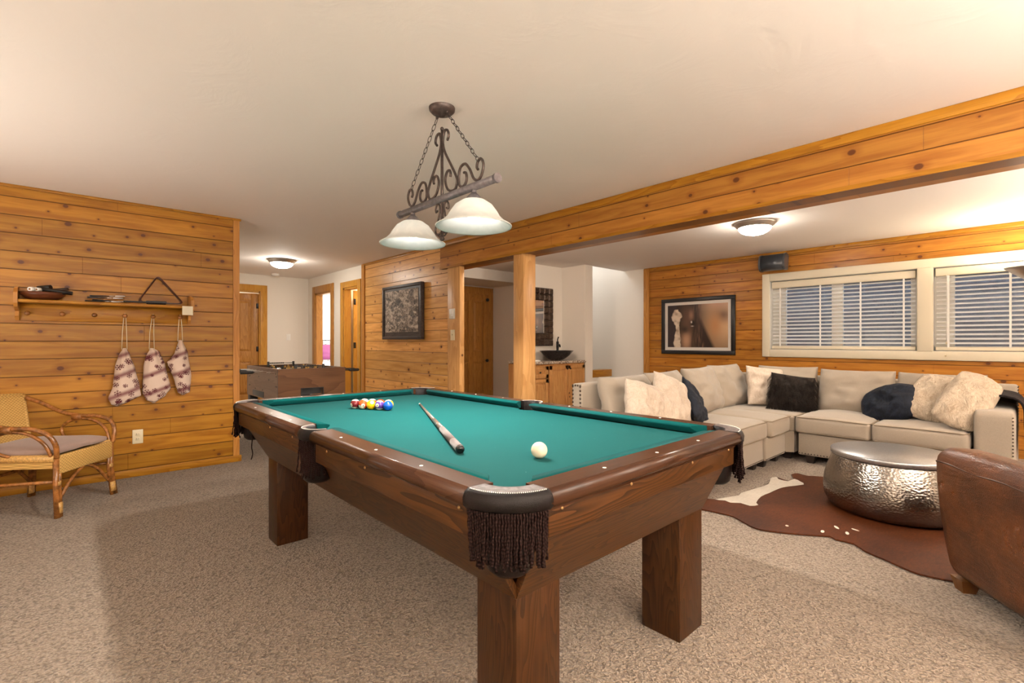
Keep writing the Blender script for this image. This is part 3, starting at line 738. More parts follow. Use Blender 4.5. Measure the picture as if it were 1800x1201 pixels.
MB().box(LX0 + 0.03, LX1 - 0.03, LY0 + 0.03, LY1 - 0.03, ZL + 0.004, BED - 0.03).build('cabinet_box', M['walnut_y'], pt)
for (x0, x1) in ((LX0, LX0 + 0.177), (LX1 - 0.185, LX1)):
    for (y0, y1) in ((LY0, LY0 + 0.172), (LY1 - 0.165, LY1)):
        MB().box(x0 + 0.001, x1 - 0.001, y0 + 0.001, y1 - 0.001, 0.0, ZL + 0.02, bev=0.003).build('leg', M['walnut_z'], pt)

# leather pockets
def pocket(c, a0, a1, ro, ri, boot_c, strands, fr_len, rx=1.0):
    """c arc centre, a0..a1 degrees of the leather band"""
    N = 24; m = MB(); b = bmesh.new()
    sec = []
    def ring(a):
        a = math.radians(a); d = Vector((math.cos(a), math.sin(a), 0)); o = Vector((c[0], c[1], 0))
        pr = [(ri, BED - 0.02), (ri, RT - 0.006), (ri + 0.006, RT + 0.001), (ro - 0.016, RT + 0.002), (ro - 0.004, RT - 0.006), (ro + 0.002, RT - 0.020), (ro, RT - 0.040), (ro - 0.010, RT - 0.050), (ro - 0.02, RT - 0.05)]
        return [b.verts.new(o + d * r + Vector((0, 0, z))) for r, z in pr]
    R = [ring(a0 + (a1 - a0) * i / N) for i in range(N + 1)]
    n = len(R[0])
    for i in range(N):
        for k in range(n - 1):
            f = b.faces.new((R[i][k], R[i + 1][k], R[i + 1][k + 1], R[i][k + 1])); f.smooth = True
            if k == 2: f.material_index = 1
    b.faces.new(R[0]); b.faces.new(R[-1][::-1])
    keep = {f.index: f.material_index for f in b.faces}
    mp = {v: m.bm.verts.new(v.co) for v in b.verts}
    for f in b.faces:
        nf = m.bm.faces.new([mp[v] for v in f.verts]); nf.smooth = f.smooth; nf.material_index = f.material_index
    b.free()
    p = m.build('pocket', [M['leather_dark'], M['leather_top']], pt)
    # stitched edge
    m = MB()
    for i in range(40):
        a = math.radians(a0 + 4 + (a1 - a0 - 8) * i / 39)
        for r in (ro - 0.014,):
            m.ball((c[0] + r * math.cos(a), c[1] + r * math.sin(a), RT + 0.0022), 0.0016, 6)
    m.build('stitching', M['inlay'], p)
    MB().lathe([(0.064, BED - 0.01), (0.066, 0.70), (0.064, 0.63), (0.058, 0.60), (0.045, 0.588), (0.0, 0.585)], (boot_c[0], boot_c[1], 0), 28).build('pocket_boot', M['leather_dark'], p)
    m = MB()
    for i in range(strands):
        a = math.radians(a0 + 3 + (a1 - a0 - 6) * (i + 0.5) / strands)
        for lay in range(2):
            r = ro - 0.006 - 0.007 * lay; x, y = c[0] + r * math.cos(a + 0.02 * lay), c[1] + r * math.sin(a + 0.02 * lay)
            zz = RT - 0.046; L = fr_len * random.uniform(0.9, 1.06); ph = random.uniform(0, 6); pts = []
            dx, dy = random.uniform(-0.008, 0.008), random.uniform(-0.008, 0.008)
            flare = random.uniform(-0.012, 0.004)
            for k in range(13):
                f = k / 12; w = 0.0012
                pts.append((x + w * math.cos(ph + f * 26) + dx * f * f + flare * f * math.cos(a) , y + w * math.sin(ph + f * 26) + dy * f * f + flare * f * math.sin(a), zz - L * f))
            m.tube(pts, [0.0031 + 0.0007 * math.sin(k * 2.2 + ph) for k in range(12)] + [0.0048], 5)
    m.build('fringe', M['yarn'], p)
    return p
CR = 0.155
pocket((OX0 + CR, OY0 + CR), 180, 270, CR + 0.002, 0.082, (NX0 - 0.018, NY0 - 0.018), 30, 0.135)
pocket((OX1 - CR, OY0 + CR), 270, 360, CR + 0.002, 0.082, (NX1 + 0.018, NY0 - 0.018), 26, 0.150)
pocket((OX0 + CR, OY1 - CR), 90, 180, CR + 0.002, 0.082, (NX0 - 0.018, NY1 + 0.018), 26, 0.150)
pocket((OX1 - CR, OY1 - CR), 0, 90, CR + 0.002, 0.082, (NX1 + 0.018, NY1 + 0.018), 20, 0.150)
for sx, x in ((-1, OX0 + 0.075), (1, OX1 - 0.075)):
    pocket((x, CYT), 90 if sx < 0 else -90, 270 if sx < 0 else 90, 0.088, 0.052, (x + (0.01 if sx > 0 else -0.01), CYT), 24, 0.150)
# loose strand hanging from the far left pocket
MB().tube(crom([(0.80, 3.14, 0.70), (0.802, 3.14, 0.62), (0.797, 3.138, 0.56), (0.803, 3.14, 0.52), (0.795, 3.14, 0.485)], 4), 0.003, 6).build('loose_strand', M['yarn'], pt)

# balls
BALL = [  # colour, striped, number
    ((95, 20, 25), 1, '15'), ((205, 70, 25), 1, '13'), ((245, 180, 10), 0, '1'), ((75, 45, 120), 1, '12'), ((10, 75, 170), 0, '2'),
    ((15, 95, 55), 1, '14'), ((180, 40, 28), 1, '11'), ((190, 55, 20), 0, '5'), ((245, 180, 20), 1, '9')]
def seg_digit(ch):
    S = {'0': 'abcdef', '1': 'bc', '2': 'abged', '3': 'abgcd', '4': 'fgbc', '5': 'afgcd', '6': 'afgedc', '7': 'abc', '8': 'abcdefg', '9': 'abcdfg'}[ch]
    G = {'a': (-1, 2, 1, 2), 'b': (1, 0, 1, 2), 'c': (1, -2, 1, 0), 'd': (-1, -2, 1, -2), 'e': (-1, -2, -1, 0), 'f': (-1, 0, -1, 2), 'g': (-1, 0, 1, 0)}
    return [G[k] for k in S]
def near_seg(px, py, s):
    x0, y0, x1, y1 = s; dx, dy = x1 - x0, y1 - y0; L = dx * dx + dy * dy
    t = max(0, min(1, ((px - x0) * dx + (py - y0) * dy) / L)) if L else 0
    return math.hypot(px - x0 - t * dx, py - y0 - t * dy)
def ball(name, c, col, striped, num, axis, dot, label, cat='billiard ball', group=None):
    R = 0.0286; bm = bmesh.new(); bmesh.ops.create_icosphere(bm, subdivisions=6, radius=R)
    me = bpy.data.meshes.new(name); bm.to_mesh(me); bm.free()
    me.polygons.foreach_set('use_smooth', [True] * len(me.polygons))
    ca = me.color_attributes.new('Col', 'FLOAT_COLOR', 'POINT')
    A = Vector(axis).normalized(); Dt = Vector(dot).normalized()
    up = (Vector((0, 0, 1)) - Dt * Dt.z).normalized(); rt = up.cross(Dt)
    wh = rgb(238, 225, 200); cc = rgb(*col); bk = (0.01, 0.01, 0.01, 1); vals = []
    segs = []
    for k, ch in enumerate(num):
        ox = (k - (len(num) - 1) / 2) * 3.4
        segs += [(s[0] + ox, s[1], s[2] + ox, s[3]) for s in seg_digit(ch)]
    for v in me.vertices:
        d = v.co.normalized(); kc = cc
        if striped and abs(d.dot(A)) > 0.66: kc = wh
        if num and d.dot(Dt) > 0.925:
            kc = wh; px, py = d.dot(rt) / 0.068, d.dot(up) / 0.068
            if min(near_seg(px, py, s) for s in segs) < 0.55: kc = bk
        vals += list(kc)
    ca.data.foreach_set('color', vals)
    me.materials.append(M['ball_paint'])
    o = bpy.data.objects.new(name, me); C.objects.link(o); o.location = c
    return tag(o, label, cat, group)
fr0 = Vector((1.275, 2.806, 0)); fr1 = Vector((1.393, 2.584, 0)); ed = (fr1 - fr0).normalized(); per = Vector((-ed.y, ed.x, 0))
mid = (fr0 + fr1) / 2; cd = Vector((-1.33, -2.7, 0.36)).normalized(); cr = Vector((0.86, -0.5, 0)); 
NM = ['maroon striped ball, leftmost of the front row on the cloth', 'orange striped ball with the number facing out, second in the front row', 'plain yellow ball in the middle of the front row', 'purple striped ball, fourth in the front row beside the blue one', 'plain blue ball at the right end of the front row',
      'green striped ball peeping over the maroon and orange balls', 'red striped ball peeping out behind the yellow ball', 'plain red orange ball peeping out behind the purple ball', 'yellow striped ball behind the blue ball']
AXS = [(0.1, 0.1, 1), (0.6, 0.1, 0.75), (0, 0, 1), (0.15, 0.1, 1), (0, 0, 1), (0.3, -0.4, 0.9), (0.1, 0.2, 1), (0, 0, 1), (0.1, 0.3, 1)]
DTS = [(-0.95, -0.1, -0.15), (-0.45, -0.85, -0.12), (-0.2, -0.75, 0.62), (-0.85, -0.5, 0.1), (0.5, 0.6, 0.2), (0.5, 0.5, 0.2), (0.5, 0.5, 0.2), (0.5, 0.5, 0.2), (0.5, 0.5, 0.2)]
for i in range(9):
    row, k = (0, i) if i < 5 else (1, i - 5)
    p = mid + ed * ((k - 2 + 0.5 * row) * 0.0576) + per * (0.0497 * row)
    if per.dot(Vector((1, 1, 0))) < 0: p = mid + ed * ((k - 2 + 0.5 * row) * 0.0576) - per * (0.0497 * row)
    ball('billiard_ball', (p.x, p.y, BED + 0.0286), BALL[i][0], BALL[i][1], BALL[i][2], AXS[i], DTS[i], NM[i], group='racked billiard balls')
ball('cue_ball', (1.205, 1.173, BED + 0.0286), (228, 214, 188), 0, '', (0, 0, 1), (1, 0, 0), 'single off-white cue ball alone on the near half of the cloth', 'cue ball')
# cue
t = thing('pool_cue', 'pool cue with grey butt lying diagonally on the teal cloth', 'cue', (1.35, 2.05, BED))
A_, B_ = Vector((1.664, 2.690, BED)), Vector((1.046, 1.418, BED)); L_ = (B_ - A_).length; dv = (B_ - A_) / L_
def cuept(f, r): return A_ + dv * (L_ * f) + Vector((0, 0, r))
def cuepart(name, fs, mat):
    MB().tube([cuept(f, r) for f, r in fs], [r for f, r in fs], 16).build(name, mat, t)
M['cue_shaft'] = plain('cue_shaft', (0.15, 0.115, 0.095, 1), 0.25); M['cue_wrap'] = fabric('cue_wrap', (0.15, 0.115, 0.11, 1), 1500, 0.3); M['cue_butt'] = plain('cue_butt', (0.012, 0.012, 0.013, 1), 0.2)
cuepart('ferrule', [(0.0, 0.0058), (0.004, 0.0064), (0.018, 0.0065)], M['inlay'])
cuepart('shaft', [(0.018, 0.0066), (0.25, 0.0075), (0.5, 0.0102)], M['cue_shaft'])
cuepart('forearm', [(0.50, 0.0106), (0.69, 0.0128)], M['cue_shaft'])
cuepart('grip', [(0.69, 0.0134), (0.90, 0.0150)], M['cue_wrap'])
cuepart('butt', [(0.90, 0.0150), (0.985, 0.0158), (0.99, 0.0163), (0.998, 0.0160), (1.0, 0.013)], M['cue_wrap'])
cuepart('bumper', [(0.998, 0.0161), (1.006, 0.0155), (1.009, 0.012)], M['cue_butt'])

# ------------------------------------------------------------------ pendant over the table
t = thing('pendant_lamp', 'wrought iron scroll pendant with two white glass shades over the pool table', 'pendant lamp', (1.43, 2.095, HC))
PX = 1.43; YC = 2.095
MB().lathe([(0.0, -0.045), (0.012, -0.045), (0.02, -0.036), (0.052, -0.028), (0.066, -0.014), (0.068, 0.0)], (PX, YC, HC), 36).ball((PX, YC + 0.046, HC - 0.035), 0.008, 10).ball((PX, YC - 0.046, HC - 0.035), 0.008, 10).build('ceiling_canopy', M['iron'], t)
def chain(a, b):
    a, b = Vector(a), Vector(b); L = (b - a).length; n = int(L / 0.030); m = MB(); d = (b - a).normalized()
    s = d.cross(Vector((1, 0, 0))).normalized(); x = Vector((1, 0, 0))
    for i in range(n):
        c = a + (b - a) * ((i + 0.5) / n); w = s if i % 2 == 0 else x
        pts = [c + d * (0.019 * math.cos(q * PI / 6)) + w * (0.0085 * math.sin(q * PI / 6)) for q in range(12)]
        m.tube(pts, 0.0019, 5, closed=True)
    m.build('chain', M['iron'], t)
chain((PX, YC + 0.046, HC - 0.04), (PX, 2.405, 2.035)); chain((PX, YC - 0.046, HC - 0.04), (PX, 1.79, 2.035))
BZ = 1.922
MB().tube([(PX, 2.518, BZ), (PX, 1.662, BZ)], 0.019, 18).tube([(PX, 2.530, BZ), (PX, 2.515, BZ)], 0.0225, 18).tube([(PX, 1.665, BZ), (PX, 1.650, BZ)], 0.0225, 18).build('bar', M['iron_bar'], t)
def yz(pts, k=7): return crom([(PX, p[0], p[1]) for p in pts], k)
MB().tube([(PX, YC, 2.285), (PX, YC, 1.715)], 0.0078, 8).ball((PX, YC, 1.715), 0.013, 12).ball((PX, YC, 2.285), 0.0105, 10).build('stem', M['iron'], t)
for s in (-1, 1):
    f = lambda dy, z: (YC + s * dy, z)
    m = MB(); fl = 0.0068
    m.tube(yz([f(0.045, 2.212), f(0.060, 2.232), f(0.050, 2.262), f(0.024, 2.268), f(0.010, 2.235), f(0.010, 2.20), f(0.028, 2.155), f(0.075, 2.085), f(0.118, 2.02), f(0.132, 1.985), f(0.118, 1.948), f(0.085, 1.944), f(0.055, 1.957), f(0.035, 1.988), f(0.03, 2.02), f(0.045, 2.05), f(0.068, 2.052), f(0.078, 2.030), f(0.074, 2.018)]), fl, 7)
    m.build('scroll', M['iron'], t)
    m = MB()
    m.tube(yz([f(0.192, 1.985), f(0.205, 2.012), f(0.190, 2.028), f(0.172, 2.01), f(0.146, 1.985)][::-1][:1] + [f(0.150, 2.02), f(0.165, 2.045), f(0.20, 2.05), f(0.235, 2.015), f(0.262, 1.968), f(0.292, 1.946), f(0.32, 1.956), f(0.338, 1.99), f(0.338, 2.02), f(0.320, 2.042), f(0.298, 2.035), f(0.290, 2.010), f(0.300, 1.996)]), fl, 7)
    m.tube(yz([f(0.146, 1.985), f(0.150, 1.960), f(0.172, 1.944), f(0.198, 1.950), f(0.212, 1.975), f(0.205, 2.004), f(0.188, 2.010)]), fl, 7)
    m.build('scroll', M['iron'], t)
    m = MB()
    m.tube(yz([f(0.040, 1.868), f(0.056, 1.862), f(0.058, 1.882), f(0.045, 1.900), f(0.025, 1.895), f(0.020, 1.865), f(0.035, 1.82), f(0.058, 1.785), f(0.058, 1.755), f(0.036, 1.738), f(0.014, 1.748), f(0.004, 1.735)]), 0.0052, 7)
    m.tube(yz([f(0.004, 1.74), f(0.018, 1.728), f(0.034, 1.735), f(0.036, 1.748)]), 0.0048, 7)
    m.build('scroll', M['iron'], t)
EM_BULB = emit('bulb_glow', (1.0, 0.96, 0.90, 1), 12.0)
for y in (2.383, 1.828):
    MB().tube([(PX, y, BZ - 0.012), (PX, y, BZ - 0.030)], 0.012, 14).lathe([(0.014, -0.030), (0.024, -0.040), (0.040, -0.058), (0.044, -0.066), (0.0, -0.066)], (PX, y, BZ), 28).build('socket_cup', M['iron_bar'], t)
    S = MB().lathe([(0.030, -0.062), (0.058, -0.068), (0.090, -0.090), (0.112, -0.120), (0.128, -0.147), (0.152, -0.170), (0.176, -0.184), (0.183, -0.188), (0.181, -0.193), (0.172, -0.190), (0.150, -0.176), (0.124, -0.153), (0.108, -0.125), (0.086, -0.096), (0.056, -0.074), (0.030, -0.068)], (PX, y, BZ), 56).build('shade', M['alabaster'], t)
    MB().ball((PX, y, BZ - 0.124), 0.036, 20, (1, 1, 1.12)).build('bulb', EM_BULB, t)
    ld = bpy.data.lights.new('pendant_bulb_light', 'SPOT'); ld.spot_size = math.radians(158); ld.spot_blend = 0.12; ld.shadow_soft_size = 0.03; ld.energy = 72; ld.color = (1.0, 0.93, 0.83)
    lo_ = bpy.data.objects.new('pendant_bulb_light', ld); C.objects.link(lo_); lo_.location = (PX, y, BZ - 0.170)

# ------------------------------------------------------------------ peg shelf on the left wall
W = 5.35
t = thing('peg_shelf', 'pine wall shelf with turned pegs on the left plank wall', 'wall shelf', (0.25, W, 1.37))
SX0, SX1 = -0.30, 0.835
MB().box(SX0 + 0.02, SX1 - 0.02, W - 0.205, W, 1.478, 1.502, bev=0.005).build('shelf_board', M['pine_x'], t)
MB().box(SX0 + 0.02, SX1 - 0.02, W - 0.02, W, 1.345, 1.478, bev=0.003).build('back_rail', M['pine_x'], t)
for x in (SX0, SX1 - 0.022):
    pr = [(0, 1.345), (-0.03, 1.345), (-0.055, 1.38), (-0.06, 1.415), (-0.10, 1.43), (-0.19, 1.445), (-0.21, 1.47), (-0.21, 1.55), (-0.17, 1.585), (-0.09, 1.60), (-0.02, 1.59), (0, 1.57)]
    MB().prism([(p[0], p[1]) for p in pr], 0, 0.022, M=MX((x, W, 0), (0, 1, 0), (0, 0, 1), (1, 0, 0))).build('bracket', M['pine_z'], t)
PEGX = (-0.233, -0.035, 0.161, 0.358, 0.553, 0.752)
for x in PEGX:
    MB().lathe([(0.007, 0.0), (0.007, 0.025), (0.016, 0.032), (0.018, 0.040), (0.014, 0.048), (0.0, 0.050)], (0, 0, 0), 18, M=MX((x, W - 0.02, 1.402), (1, 0, 0), (0, 0, 1), (0, -1, 0))).build('peg', M['rattan'], t)
o = tag(MB().box(0.745, 0.825, W - 0.2185, W - 0.2165, 1.418, 1.497).build('paper_card', plain('card_paper', (0.66, 0.60, 0.46, 1), 0.7)), 'small cream paper card fixed at the right end of the peg shelf', 'card')
# triangle rack
t = thing('rack_triangle', 'dark wooden triangle ball rack standing upright on the wall shelf', 'ball rack', (0.6, W - 0.12, 1.502))
tri = [(0.428, 1.515), (0.585, 1.775), (0.772, 1.515)]
def rnd_tri(P, r, n=5):
    out = []
    for i in range(3):
        p, a, b = Vector(P[i]), Vector(P[i - 1]), Vector(P[(i + 1) % 3])
        u, v = (a - p).normalized(), (b - p).normalized()
        for k in range(n + 1):
            f = k / n; out.append(p + u * r * (1 - f) ** 2 + v * r * f ** 2)
    return out
m = MB(); ring = rnd_tri(tri, 0.05); cen = sum((Vector(p) for p in tri), Vector((0, 0))) / 3
b = bmesh.new(); Rg = []
for p in ring:
    d = (p - cen); q = p - d.normalized() * 0.016
    y0 = W - 0.185 + (p.y - 1.515) * 0.40
    Rg.append([b.verts.new((p.x, y0, p.y)), b.verts.new((p.x, y0 + 0.055, p.y)), b.verts.new((q.x, y0 + 0.055, q.y)), b.verts.new((q.x, y0, q.y))])
for i in range(len(Rg)):
    A, B = Rg[i], Rg[(i + 1) % len(Rg)]
    for k in range(4): b.faces.new((A[k], B[k], B[(k + 1) % 4], A[(k + 1) % 4]))
m.merge(b); m.build('frame', M['mahogany'], t)
# darts
M['dart_flight'] = plain('dart_flight', (0.02, 0.02, 0.022, 1), 0.4)
for i, (x, dz, dy, an, lb) in enumerate(((0.10, 0.009, 0.0, 0.015, 'lowest silver-tipped dart in the pile on the wall shelf'), (0.145, 0.024, 0.035, -0.03, 'dart resting second from the bottom of the pile on the wall shelf'), (0.115, 0.039, -0.01, 0.02, 'dart resting third from the bottom of the pile on the wall shelf'), (0.13, 0.053, 0.02, 0.05, 'uppermost dart of the pile on the wall shelf'))):
    t = thing('dart', lb, 'dart', (x, W - 0.13 + dy, 1.502 + dz), 'darts on the wall shelf')
    MM = MX((x, W - 0.13 + dy, 1.502 + dz), (math.cos(an), 0.1, math.sin(an)), (-0.1, 1, 0), (-math.sin(an), 0, 1))
    MB().tube([(0.0, 0, 0), (0.10, 0, 0), (0.13, 0, 0)], [0.017, 0.012, 0.004], 6, M=MM, flat=0.45).build('flight', M['dart_flight'], t)
    MB().tube([(0.12, 0, 0), (0.165, 0, 0)], 0.0045, 8, M=MM).tube([(0.16, 0, 0), (0.168, 0, 0), (0.225, 0, 0), (0.235, 0, 0)], [0.005, 0.0078, 0.008, 0.003], 10, M=MM).build('barrel', M['chrome'], t)
    MB().tube([(0.23, 0, 0), (0.27, 0, 0)], [0.0016, 0.001], 6, M=MM).build('point', M['black_metal'], t)
t = thing('table_brush', 'black table brush lying in front of the triangle rack', 'brush', (0.5, W - 0.15, 1.502))
MB().box(0.34, 0.50, W - 0.19, W - 0.165, 1.512, 1.526, bev=0.005).box(0.49, 0.635, W - 0.198, W - 0.158, 1.514, 1.532, bev=0.005).build('handle', M['black'], t)
MB().box(0.495, 0.63, W - 0.194, W - 0.162, 1.5025, 1.516).build('bristles', M['fur_black'], t)
# wooden bowl with cases
bx, by, bz = -0.145, W - 0.105, 1.502
tag(MB().lathe([(0.0, 0.0), (0.045, 0.0), (0.075, 0.014), (0.098, 0.040), (0.106, 0.062), (0.101, 0.063), (0.092, 0.044), (0.07, 0.020), (0.04, 0.008), (0.0, 0.007)], (bx, by, bz), 40, M=Matrix.Translation((bx, by, bz)) @ Matrix.Diagonal((1.28, 0.92, 1, 1)) @ Matrix.Translation((-bx, -by, -bz))).build('wooden_bowl', wood('bowl_wood', 'X', (0.17, 0.055, 0.02, 1), (0.10, 0.028, 0.011, 1), ring=9, rough=0.3)), 'brown wooden bowl heaped with rolled cases on the wall shelf', 'bowl')
def rolled(name, p0, p1, r, mat, label, cat, flat=1.0, hole=False):
    t = thing(name, label, cat, p0)
    m = MB().tube([p0, p1], [r, r], 14, flat=flat)
    if not hole: m.build('body', mat, t)
    else:
        d = (Vector(p1) - Vector(p0)).normalized()
        m.build('roll', mat, t); MB().tube([Vector(p0) - d * 0.0012, Vector(p0) + d * 0.001], r * 0.42, 12).build('core', M['rattan'], t)
    return t
rolled('tape_roll', (-0.215, by - 0.075, bz + 0.078), (-0.185, by - 0.03, bz + 0.082), 0.0165, M['white_plastic'], 'white roll of tape in the wooden bowl, facing out', 'roll', hole=True)
rolled('tape_roll', (-0.178, by - 0.06, bz + 0.079), (-0.15, by - 0.02, bz + 0.080), 0.0145, M['white_plastic'], 'ribbed white roll behind the tape roll in the wooden bowl', 'roll', hole=True)
rolled('dart_case', (-0.17, by - 0.02, bz + 0.085), (0.025, by - 0.05, bz + 0.062), 0.019, M['black'], 'long black case lying across the wooden bowl', 'case', 0.8)
rolled('dart_case', (-0.17, by + 0.02, bz + 0.095), (-0.10, by - 0.02, bz + 0.105), 0.022, M['black'], 'black folded case on top of the wooden bowl', 'case', 0.8)
rolled('dart_case', (-0.09, by + 0.03, bz + 0.085), (0.0, by + 0.0, bz + 0.098), 0.013, plain('brown_case', (0.05, 0.025, 0.018, 1), 0.5), 'slim brown case sticking out behind the long black case', 'case')

# snowflake sacks
def sack(name, px, left, right, zt, zb, seed, label):
    t = thing(name, label, 'drawstring bag', (px, W - 0.05, zt))
    rn = random.Random(seed)
    def ip(tab, z):
        for (z0, x0), (z1, x1) in zip(tab, tab[1:]):
            if z0 >= z >= z1:
                f = (z0 - z) / (z0 - z1); f = f * f * (3 - 2 * f) * 0.5 + f * 0.5
                return x0 + (x1 - x0) * f
        return tab[-1][1] if z < tab[-1][0] else tab[0][1]
    nu, nv = 72, 120; bm = bmesh.new(); L = bm.verts.layers.float_color.new('Col')
    fl = [(rn.uniform(-0.1, 0.1) , zb + (zt - zb) * rn.uniform(0.03, 0.86), rn.uniform(0.014, 0.027), rn.uniform(0, 1)) for _ in range(26)]
    cxs = [0.5 * (ip(left, zt + (zb - zt) * j / nv) + ip(right, zt + (zb - zt) * j / nv)) for j in range(nv + 1)]
    xm = sum(cxs) / len(cxs)
    base = Vector(rgb(205, 184, 170)[:3]); red = Vector(rgb(104, 42, 52)[:3]); dk = Vector(rgb(84, 22, 34)[:3])
    def col(x, z):
        s = ((z - 0.42 * (x - xm)) / 0.165) % 1.0
        k = max(0.0, 1 - abs(s - 0.5) / 0.22); k = k * k * (3 - 2 * k)
        c = base.lerp(red, 0.85 * k)
        for (fx, fz, fr, a0) in fl:
            dx, dz = x - xm - fx, z - fz; r = math.hypot(dx, dz)
            if r < fr:
                an = (math.atan2(dz, dx) + a0) % (PI / 3); an = min(an, PI / 3 - an)
                on = r * math.sin(an) < 0.0022 and r < fr * 0.95
                q = fr * 0.62; on = on or (abs(r * math.cos(an) - q - 0.5 * r * math.sin(an)) < 0.0022 and r * math.sin(an) < fr * 0.3)
                if on: c = dk; break
        return c
    V = []
    for side in (0, 1):
        g = []
        for j in range(nv + 1):
            f = j / nv; z = zt + (zb - zt) * f; xl, xr = ip(left, z), ip(right, z); row = []
            for i in range(nu + 1):
                u = -1 + 2 * i / nu; uu = math.sin(u * PI / 2); x = (xl + xr) / 2 + (xr - xl) / 2 * uu
                th = math.sqrt(max(0, 1 - uu * uu)) * (0.018 + 0.060 * math.sin(PI * min(1, f * 1.02)) ** 0.6) * (1 if f < 0.96 else max(0.0, (1 - f) / 0.04) ** 0.5)
                pl = 0.006 * math.sin(u * 13 + 2 * mn.noise(Vector((u * 2, f * 3, seed)))) * max(0.0, 1 - f * 1.25) + 0.008 * mn.noise(Vector((u * 2.2, f * 4, seed * 3.1)))
                y = W - 0.05 - (th + pl * (1 - uu * uu) if side == 0 else -min(0.045, th * 0.5))
                if side == 1 and i in (0, nu): row.append(V[0][j][i]); continue
                v = bm.verts.new((x, y, z)); kc = col(x, z); v[L] = (kc[0], kc[1], kc[2], 1); row.append(v)
            g.append(row)
        V.append(g)
    for side in (0, 1):
        g = V[side]
        for j in range(nv):
            for i in range(nu):
                q = (g[j][i], g[j][i + 1], g[j + 1][i + 1], g[j + 1][i])
                f = bm.faces.new(q if side else q[::-1]); f.smooth = True
    bmesh.ops.recalc_face_normals(bm, faces=bm.faces)
    me = bpy.data.meshes.new('bag_cloth'); off = Vector(t.location)
    bmesh.ops.translate(bm, vec=-off, verts=bm.verts); bm.to_mesh(me); bm.free(); me.materials.append(M['snow_cloth'])
    o = bpy.data.objects.new('bag_cloth', me); C.objects.link(o); o.parent = t
    m = MB(); tx = 0.5 * (left[0][1] + right[0][1])
    for s in (-1, 1):
        m.tube([(px + s * 0.006, W - 0.058, 1.405), (tx + s * 0.014, W - 0.056, 0.5 * (1.4 + zt)), (tx + s * 0.018, W - 0.052, zt - 0.012)], 0.0032, 6)
    m.tube([(px - 0.006, W - 0.058, 1.405), (px, W - 0.058, 1.424), (px + 0.006, W - 0.058, 1.405)], 0.0032, 6)
    m.build('drawstring', M['almond'], t)
    return t
sack('drawstring_bag', PEGX[3], [(1.126, .345), (1.049, .311), (.968, .292), (.80, .278), (.70, .247), (.65, .268), (.634, .300)], [(1.126, .366), (1.077, .391), (.938, .430), (.80, .458), (.713, .469), (.666, .39), (.634, .315)], 1.126, 0.634, 3, 'widest snowflake drawstring bag, leftmost of the three on the pegs')
sack('drawstring_bag', PEGX[4], [(1.125, .532), (1.035, .497), (.96, .485), (.737, .477), (.671, .501), (.639, .55)], [(1.125, .556), (1.094, .598), (.98, .64), (.764, .682), (.70, .645), (.639, .57)], 1.125, 0.639, 5, 'middle snowflake drawstring bag of the three hanging from the pegs')
sack('drawstring_bag', PEGX[5], [(1.196, .742), (1.08, .712), (1.03, .682), (.996, .655), (.814, .712), (.72, .733), (.694, .765)], [(1.196, .764), (1.175, .776), (1.08, .811), (.87, .838), (.72, .829), (.694, .785)], 1.196, 0.694, 9, 'narrow snowflake drawstring bag on the last peg under the paper card')

# ------------------------------------------------------------------ wicker chair
Af, Bf = Vector((-0.06, 4.46, 0)), Vector((0.245, 4.865, 0)); sv = (Bf - Af).normalized(); fv = Vector((sv.y, -sv.x, 0)); hw = (Bf - Af).length / 2; dp = 0.55
oc = (Af + Bf) / 2 - fv * (dp / 2)
t = thing('wicker_chair', 'low rattan armchair with woven back and taupe seat pad by the pine wall', 'armchair', oc)
def wc(u, v, z): return oc + sv * u + fv * v + Vector((0, 0, z))
def wpath(pts, k=6): return crom([wc(*p) for p in pts], k)
WM = MX(oc, sv, fv, (0, 0, 1))
H2 = dp / 2
MB().box(-hw, hw, H2 - 0.02, H2 + 0.015, 0.285, 0.412, bev=0.012, M=WM).build('front_band', M['wicker'], t)
for s in (-1, 1):
    MB().tube([wc(s * hw, -H2, 0.395), wc(s * hw, H2, 0.395)], 0.026, 12).build('side_rail', M['rattan_light'], t)
    MB().box(s * hw - 0.012, s * hw + 0.012, -H2, H2, 0.33, 0.385, M=WM).build('side_band', M['wicker'], t)
MB().box(-hw, hw, -H2, H2, 0.355, 0.385, M=WM).build('seat', M['wicker'], t)
def backf(u, v):
    uu = -1 + 2 * u; z = 0.37 + 0.40 * v
    return wc(uu * (hw + 0.02 + 0.02 * v), -H2 - 0.03 - 0.07 * v - 0.03 * (1 - uu * uu), z + 0.012 * (1 - uu * uu) * v)
bm_ = MB().grid(backf, 24, 12)
def backf2(u, v): return backf(u, v) - fv * 0.014
bm_.grid(lambda u, v: backf2(u, v), 24, 12)
for u in (0, 1):
    bm_.tube([backf(u, k / 8) - fv * 0.007 for k in range(9)], 0.013, 8)
bm_.tube([backf(k / 24, 1) - fv * 0.007 for k in range(25)], 0.014, 8)
bm_.build('backrest', M['wicker'], t)
